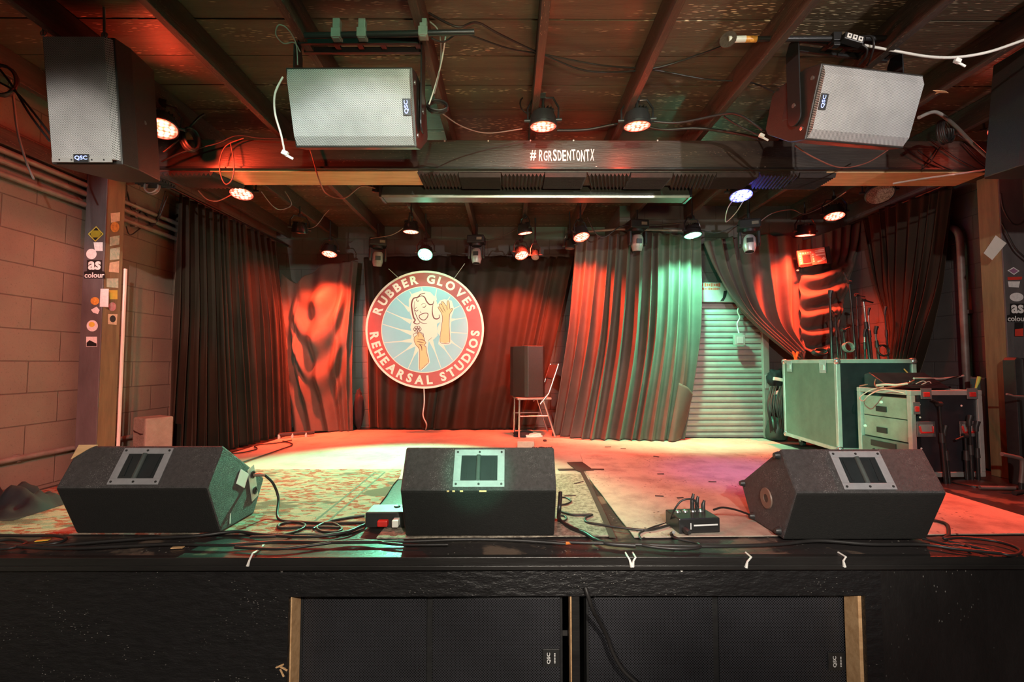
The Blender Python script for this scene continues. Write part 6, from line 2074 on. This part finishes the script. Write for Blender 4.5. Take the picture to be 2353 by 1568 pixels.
cable('cable', 'thin cable lying on the orange lit floor at the back left', [(520, 1044), (560, 1040), (590, 1032), (585, 1026), (600, 1022), (640, 1018), (670, 1012)], 0.006, None, G3)
cable('cable', 'straight dark cable at the back left edge of the green lit floor', [(540, 1068), (590, 1052), (640, 1035), (672, 1022), (650, 1014)], 0.006, None, G3)
cable('cable', 'black cable hanging in front of the right subwoofer', [at(1345, 1350, Y=YP - 0.02), at(1352, 1372, Y=YP - 0.03), at(1362, 1402, Y=YP - 0.025), at(1380, 1435, Y=YP + 0.02), at(1395, 1465, Y=YP + 0.05), at(1410, 1505, Y=YP + 0.05), at(1435, 1545, Y=YP + 0.04), at(1475, 1580, Y=YP + 0.03)], 0.009, M_CABLE)
# debris
def scrap(label, px, py, w, d, h, rot, m, name='scrap', cat='scrap', z=0.012, group='scraps on the stage floor'):
    b = MB(); b.box((0, 0, h / 2), (w, d, h)); o = b.build(name, m, bevel=min(h, w, d) * 0.2)
    o.location = fl(px, py, z); o.rotation_euler = (0, 0, rot)
    return tag(o, label, cat, group)


scrap('bright orange tie scrap near the front edge right of the middle monitor', 1306, 1251, 0.03, 0.012, 0.012, 0.2, M_ORANGE, 'orange_tie', 'tie')
scrap('yellow scrap of paper inside the cable loop at the far left', 98, 1243, 0.05, 0.02, 0.003, 0.3, S_GOLD, 'paper_scrap', z=0.003)
scrap('tan scrap on the black floor in front of the left monitor', 408, 1260, 0.05, 0.016, 0.004, 0.1, M_PINE, 'paper_scrap', z=0.003)
scrap('dark heart shaped crumb on the floor behind the pale brick', 1252, 1015, 0.03, 0.03, 0.02, 0.4, M_TAPE, 'crumb', z=0.007)
for i, (px, py, w, rot, lab) in enumerate(((1397, 1028, 0.06, 0.1, 'short dark strip of debris in front of the pleated curtain, left piece'), (1432, 1032, 0.05, -0.1, 'short dark strip of debris in front of the pleated curtain, right piece'),
                                      (1508, 1050, 0.05, -0.6, 'dark splinter on the yellow lit floor near the shutter'), (1518, 1090, 0.05, 0.1, 'dark splinter on the pink lit floor right of centre'),
                                      (1563, 1145, 0.04, 0.2, 'dark splinter behind the stage box, right one'), (1515, 1141, 0.05, -0.2, 'dark splinter behind the stage box, left one'),
                                      (1637, 1108, 0.05, -0.1, 'dark splinter on the blue lit floor'), (1330, 1110, 0.09, 0.7, 'dark feather shaped scrap on the grey rug beside the tape'),
                                      (1310, 1140, 0.07, 0.1, 'small dark stain shaped scrap on the grey rug'))):
    scrap(lab, px, py, w, 0.012, 0.004, rot, M_TAPE, 'debris_strip', z=0.0125)
# chain lying on the floor beyond the monitor
b = MB()
for k in range(9):
    p = fl(1226 + k * 5.0, 1029 + 0.8 * math.sin(k * 1.3), 0.016)
    b.tube([p + Vector((0.012 * math.cos(a), 0.009 * math.sin(a), 0.004 * math.sin(a + k))) for a in [2 * PI * i / 8 for i in range(8)]], 0.003, 5, closed=True)
tag(b.build('loose_chain', M_TAPE, smooth=60), 'short dark chain on the floor right of the pale brick', 'chain')
# tape scraps stuck on the nosing
for i, (pts, lab) in enumerate(((((606, 1252), (598, 1262), (578, 1277), (572, 1290), (568, 1300)), 'white strip of tape hanging over the stage edge below the patterned rug'),
                               (((1440, 1272), (1446, 1285), (1451, 1302)), 'left arm of the white plastic strips hanging over the edge below the grey rug'),
                               (((1457, 1272), (1455, 1288), (1453, 1302)), 'right arm of the white plastic strips hanging over the edge below the grey rug'),
                               (((1719, 1272), (1716, 1290), (1713, 1304)), 'white plastic strip hanging over the edge below the right floor monitor'),
                               (((1934, 1272), (1936, 1288), (1939, 1302)), 'thin white plastic strip hanging over the edge at the right'))):
    b = MB(); P = [at(px, py, Y=YF - 0.031 if py > 1275 else YF - 0.031 + (1277 - py) * 0.004) for px, py in pts]
    if i == 0:
        P = [fl(606, 1252, 0.004), fl(598, 1262, 0.006), at(580, 1273, Y=YF - 0.034), at(573, 1288, Y=YF - 0.036), at(569, 1301, Y=YF - 0.036)]
    else:
        P = [Vector((P[0].x, YF + 0.01, STAGE + 0.003))] + [Vector((p.x, YF - 0.036, min(p.z, STAGE + 0.002))) for p in P]
    b.tube(P, [0.004] * (len(P) - 1) + [0.007], 6)
    tag(b.build('tape_strip', M_WHITE, smooth=50), lab, 'tape', 'white strips on the stage edge')

# ------------------------------------------------------------------ overhead cables
G4 = 'overhead cables'
oc = lambda lab, pts, r=0.006, m=None: cable('cable', lab, pts, r, m, G4)
oc('upper of the two black cables swagged under the ceiling boards from the left pipe', [(985, 30, 2.25), (1050, 62, 2.25), (1095, 52, 2.28), (1150, 80, 2.35), (1252, 128, 2.5), (1360, 165, 2.62), (1497, 158, 2.7), (1600, 128, 2.6), (1690, 95, 2.36)], 0.006)
oc('lower of the two black cables swagged under the ceiling boards toward the right speaker', [(990, 88, 2.22), (1020, 96, 2.25), (1055, 76, 2.28), (1090, 85, 2.3), (1170, 112, 2.42), (1252, 126, 2.52), (1380, 150, 2.62), (1497, 160, 2.72), (1620, 182, 2.75), (1724, 190, 2.72), (1778, 212, 2.55)], 0.005)
oc('black cables looping from the joist to the white connector beside the right speaker', [(1490, 278, 3.05), (1560, 282, 3.0), (1660, 263, 2.85), (1700, 265, 2.75), (1740, 290, 2.7), (1752, 300, 2.68)], 0.008)
oc('lower loom of black cables along the top of the beam', [(1280, 300, 3.2), (1350, 298, 3.2), (1440, 283, 3.15), (1520, 298, 3.15), (1600, 295, 3.1), (1680, 305, 3.0), (1745, 318, 2.8)], 0.010)
oc('cable dropping from the joist knot to the white connector', [(1664, 268, 2.86), (1690, 285, 2.8), (1730, 305, 2.75), (1748, 312, 2.7)], 0.006)
oc('long grey cable hanging from the coil to the first red lamp on the beam', [(1010, 256, 2.50), (1060, 290, 2.8), (1120, 306, 3.0), (1200, 296, 3.05)], 0.004, M_CABLEG)
oc('white cable hanging loosely at the left of the greenish speaker', [(650, 177, 2.15), (632, 215, 2.15), (632, 260, 2.15), (646, 310, 2.17), (654, 350, 2.18)], 0.005, M_CABLEW)
oc('thin pale cable loop left of the greenish speaker yoke', [(690, 120, 2.2), (676, 98, 2.18), (652, 100, 2.15), (634, 80, 2.12), (640, 58, 2.1), (660, 66, 2.12), (680, 100, 2.18), (684, 150, 2.2)], 0.003, M_CABLEG)
oc('pair of grey cables hanging by the right arm of the greenish speaker yoke', [(1024, 84, 2.25), (1015, 140, 2.3), (1002, 190, 2.38), (986, 240, 2.42)], 0.004, M_CABLEW)
oc('grey cable hanging from the ceiling behind the pale pair at the yoke', [(988, 50, 2.2), (1010, 78, 2.22), (1012, 150, 2.32), (998, 215, 2.4)], 0.004, M_CABLEG)
coil('coil of dark cable tied up right of the greenish speaker', at(1006, 250, Y=2.5), 0.055, 6, 0.006, M_CABLE, (0.1, -1, 0.1), seed=3, squash=0.6, group=G4)
coil('loose coil of wire left of the first red lamp on the beam', at(1215, 242, Y=3.05), 0.06, 4, 0.003, M_CABLE, (0.2, -1, 0.1), seed=7, squash=1.1, group=G4)
oc('red wire hanging from the beam behind the greenish speaker to the fixture lamp', [(712, 342, 3.22), (722, 375, 3.22), (732, 410, 3.24), (750, 445, 3.5), (790, 456, 3.6), (830, 428, 3.62), (862, 433, 3.64)], 0.005, M_REDC)
oc('loop of wire hanging in front of the left pine board', [(560, 318, 3.2), (520, 335, 3.2), (505, 370, 3.2), (508, 405, 3.2), (520, 424, 3.22), (535, 408, 3.2), (537, 370, 3.2), (530, 330, 3.2)], 0.004, M_REDC)
oc('bunch of wires trailing over the beam top at the left', [(372, 372, 3.15), (420, 350, 3.15), (500, 330, 3.18), (545, 312, 3.18), (600, 318, 3.2), (660, 320, 3.2)], 0.006)
oc('red lit cable crossing to the clamp knot left of the beam', [(375, 350, 3.1), (400, 330, 3.12), (430, 300, 3.12), (455, 272, 3.1), (470, 262, 3.1)], 0.008)
coil('knot of black cable and tape hanging on the beam at the left', at(433, 325, Y=3.12), 0.05, 6, 0.010, M_CABLE, (1, -0.6, 0.2), seed=12, squash=1.6, group=G4)
oc('wire joining the left large red lamp to the foam tile', [(455, 438, 3.5), (475, 458, 3.55), (500, 462, 3.6), (530, 448, 3.62)], 0.005, M_REDC)
oc('wire loop under the left joist behind the beam', [(600, 440, 3.7), (625, 472, 3.9), (645, 482, 4.0), (670, 470, 4.1), (655, 440, 4.0)], 0.004, M_CABLEG)
oc('wire from the back left lamp up to the joist', [(700, 527, 4.85), (725, 520, 4.8), (745, 495, 4.7), (756, 482, 4.6)], 0.004, M_CABLEG)
oc('cable slung between the moving head and the tilted bracket lamp', [(852, 548, 5.2), (900, 540, 5.0), (930, 522, 4.8)], 0.004, M_CABLEG)
oc('cable slung from the right moving head toward the middle lamp pair', [(1097, 550, 5.33), (1120, 552, 5.25), (1160, 540, 5.1), (1200, 520, 5.0)], 0.004)
oc('cables along the curtain pipe between the tilted lamp and the green lamp', [(1350, 500, 4.8), (1368, 535, 4.8), (1390, 545, 4.8), (1430, 520, 4.8), (1500, 518, 4.85), (1570, 512, 4.7)], 0.006)
oc('cables sagging from the green lamp to the silver moving head', [(1610, 530, 4.6), (1650, 535, 4.6), (1690, 520, 4.55), (1710, 515, 4.55)], 0.006)
oc('wire tied from the blue lamp down to the cable knot', [(1690, 452, 3.6), (1672, 480, 3.8), (1668, 510, 4.2), (1690, 490, 4.0), (1708, 462, 3.65)], 0.004, M_CABLEW)
oc('cable running from the silver moving head up to the lamp over the panel', [(1740, 515, 4.55), (1775, 490, 4.55), (1820, 482, 4.6), (1850, 492, 4.65), (1900, 470, 4.5), (1945, 440, 4.0)], 0.005, M_CABLEG)
oc('thick white cable strung in front of the right pine board', [(2052, 422, 3.30), (2120, 411, 3.24), (2200, 400, 3.23), (2280, 388, 3.23), (2340, 378, 3.23)], 0.007, M_CABLEW)
oc('pale cable sagging from the power strip to the upper right corner', [(1985, 104, 2.32), (2060, 118, 2.34), (2130, 130, 2.3), (2195, 132, 2.26), (2270, 120, 2.22), (2353, 92, 2.15), (2420, 70, 2.1)], 0.007, M_CABLEW)
oc('left black lead curling from the power strip onto the silver-grilled speaker', [(1975, 100, 2.32), (1992, 112, 2.32), (1988, 132, 2.36), (1972, 150, 2.42)], 0.005)
oc('right black lead curling from the power strip onto the silver-grilled speaker', [(1985, 84, 2.32), (2002, 84, 2.30), (2008, 104, 2.3), (2000, 135, 2.36), (1992, 150, 2.42)], 0.005)
oc('red wire hanging below the silver-grilled speaker', [(1828, 336, 2.5), (1870, 362, 2.6), (1930, 385, 2.75), (1990, 375, 2.85), (2040, 345, 2.95)], 0.004, M_REDC)
coil('hank of black cable hanging right of the silver-grilled speaker', at(2163, 305, Y=2.9), 0.05, 7, 0.007, M_CABLE, (0.3, -1, 0.0), seed=15, squash=1.5, group=G4)
oc('thick pale cable loom at the right end of the beam', [(2112, 270, 2.75), (2150, 258, 2.8), (2190, 285, 2.85), (2230, 325, 2.9), (2280, 370, 2.95), (2300, 385, 2.95)], 0.011, M_CABLEG)
for k, (px1, py1, px2, py2, lab) in enumerate(((2080, 340, 2165, 388, 'first'), (2110, 345, 2190, 392, 'second'), (2140, 320, 2260, 395, 'third'), (2200, 310, 2300, 365, 'fourth'), (2215, 330, 2285, 392, 'fifth'), (2120, 390, 2160, 338, 'sixth'))):
    oc('thin black wire fanning over the right end of the beam, %s from the left' % lab, [(px1, py1, 3.225), ((px1 + px2) / 2, (py1 + py2) / 2 + 6, 3.23), (px2, py2, 3.238)], 0.004)
oc('black cable drooping over the grey face of the right post', [(2300, 445, 3.2), (2306, 480, 3.2), (2325, 512, 3.2), (2345, 515, 3.2), (2360, 500, 3.2)], 0.006)
oc('black cable slanting down the grey face of the right post', [(2302, 512, 3.2), (2318, 545, 3.2), (2336, 575, 3.2), (2365, 600, 3.2)], 0.006)
oc('thin cables hanging at the upper left edge, outer one', [(0, 118, 2.6), (20, 165, 2.6), (30, 220, 2.62), (40, 300, 2.65), (60, 370, 2.66), (78, 412, 2.66)], 0.006, M_CABLEG)
oc('thin cables hanging at the upper left edge, inner one', [(0, 160, 2.5), (30, 200, 2.5), (70, 265, 2.5), (115, 325, 2.5)], 0.006)
oc('third cable at the upper left edge close to the upright speaker', [(0, 190, 2.5), (40, 215, 2.5), (90, 275, 2.5), (122, 318, 2.5)], 0.006)
coil('hank of dark cable at the upper left edge of the room', at(8, 190, Y=2.5), 0.06, 5, 0.007, M_CABLE, (0.5, -1, 0.1), seed=18, squash=1.5, group=G4)
coil('bundle of cable ends behind the top of the left post', at(352, 432, Y=3.45), 0.045, 5, 0.006, M_CABLEG, (0.2, -1, 0.2), seed=21, squash=1.2, group=G4)
oc('black cables drooping on the wall behind the left post', [(292, 440, 3.6), (310, 500, 3.7), (330, 480, 3.8), (350, 520, 3.9), (372, 470, 3.9), (380, 440, 3.8)], 0.006)
oc('lower black cable looping against the wall behind the left post', [(290, 520, 3.6), (300, 540, 3.65), (330, 520, 3.8), (360, 510, 3.9), (385, 450, 3.9)], 0.005)
for lab, px, py, Y, c in (('white connector knot left of the silver-grilled speaker', 1750, 312, 2.68, M_WHITE), ('white tape flag on the pale cable at the upper right', 2200, 140, 2.25, M_WHITE), ('white plug end of the loose cable left of the greenish speaker', 655, 352, 2.18, M_WHITE)):
    t = thing('cable_connector', lab, 'connector', at(px, py, Y=Y), None, 'white connectors overhead')
    p = at(px, py, Y=Y)
    b = MB(); b.box((0, 0, 0), (0.03, 0.02, 0.022), (0, 0.4, 0)); b.build('connector_body', c, t, bevel=0.004)
    b = MB(); b.box((0.02, 0, -0.018), (0.045, 0.006, 0.012), (0, 0.5, 0)); b.build('tag_tail', c, t, bevel=0.002)
b = MB(); p = at(2162, 210, Z=ZJ) - Vector((0, 0, 0.001))
b.prism([(-0.06, -0.012), (-0.02, 0.006), (-0.01, 0.03), (0.004, 0.012), (0.06, 0.014), (0.02, -0.006), (-0.03, -0.012)], -0.001, 0.001, 'z', M=Matrix.Translation(p))
tag(b.build('torn_tape', M_PINE), 'torn piece of tan tape stuck on a joist right of the silver-grilled speaker', 'tape')
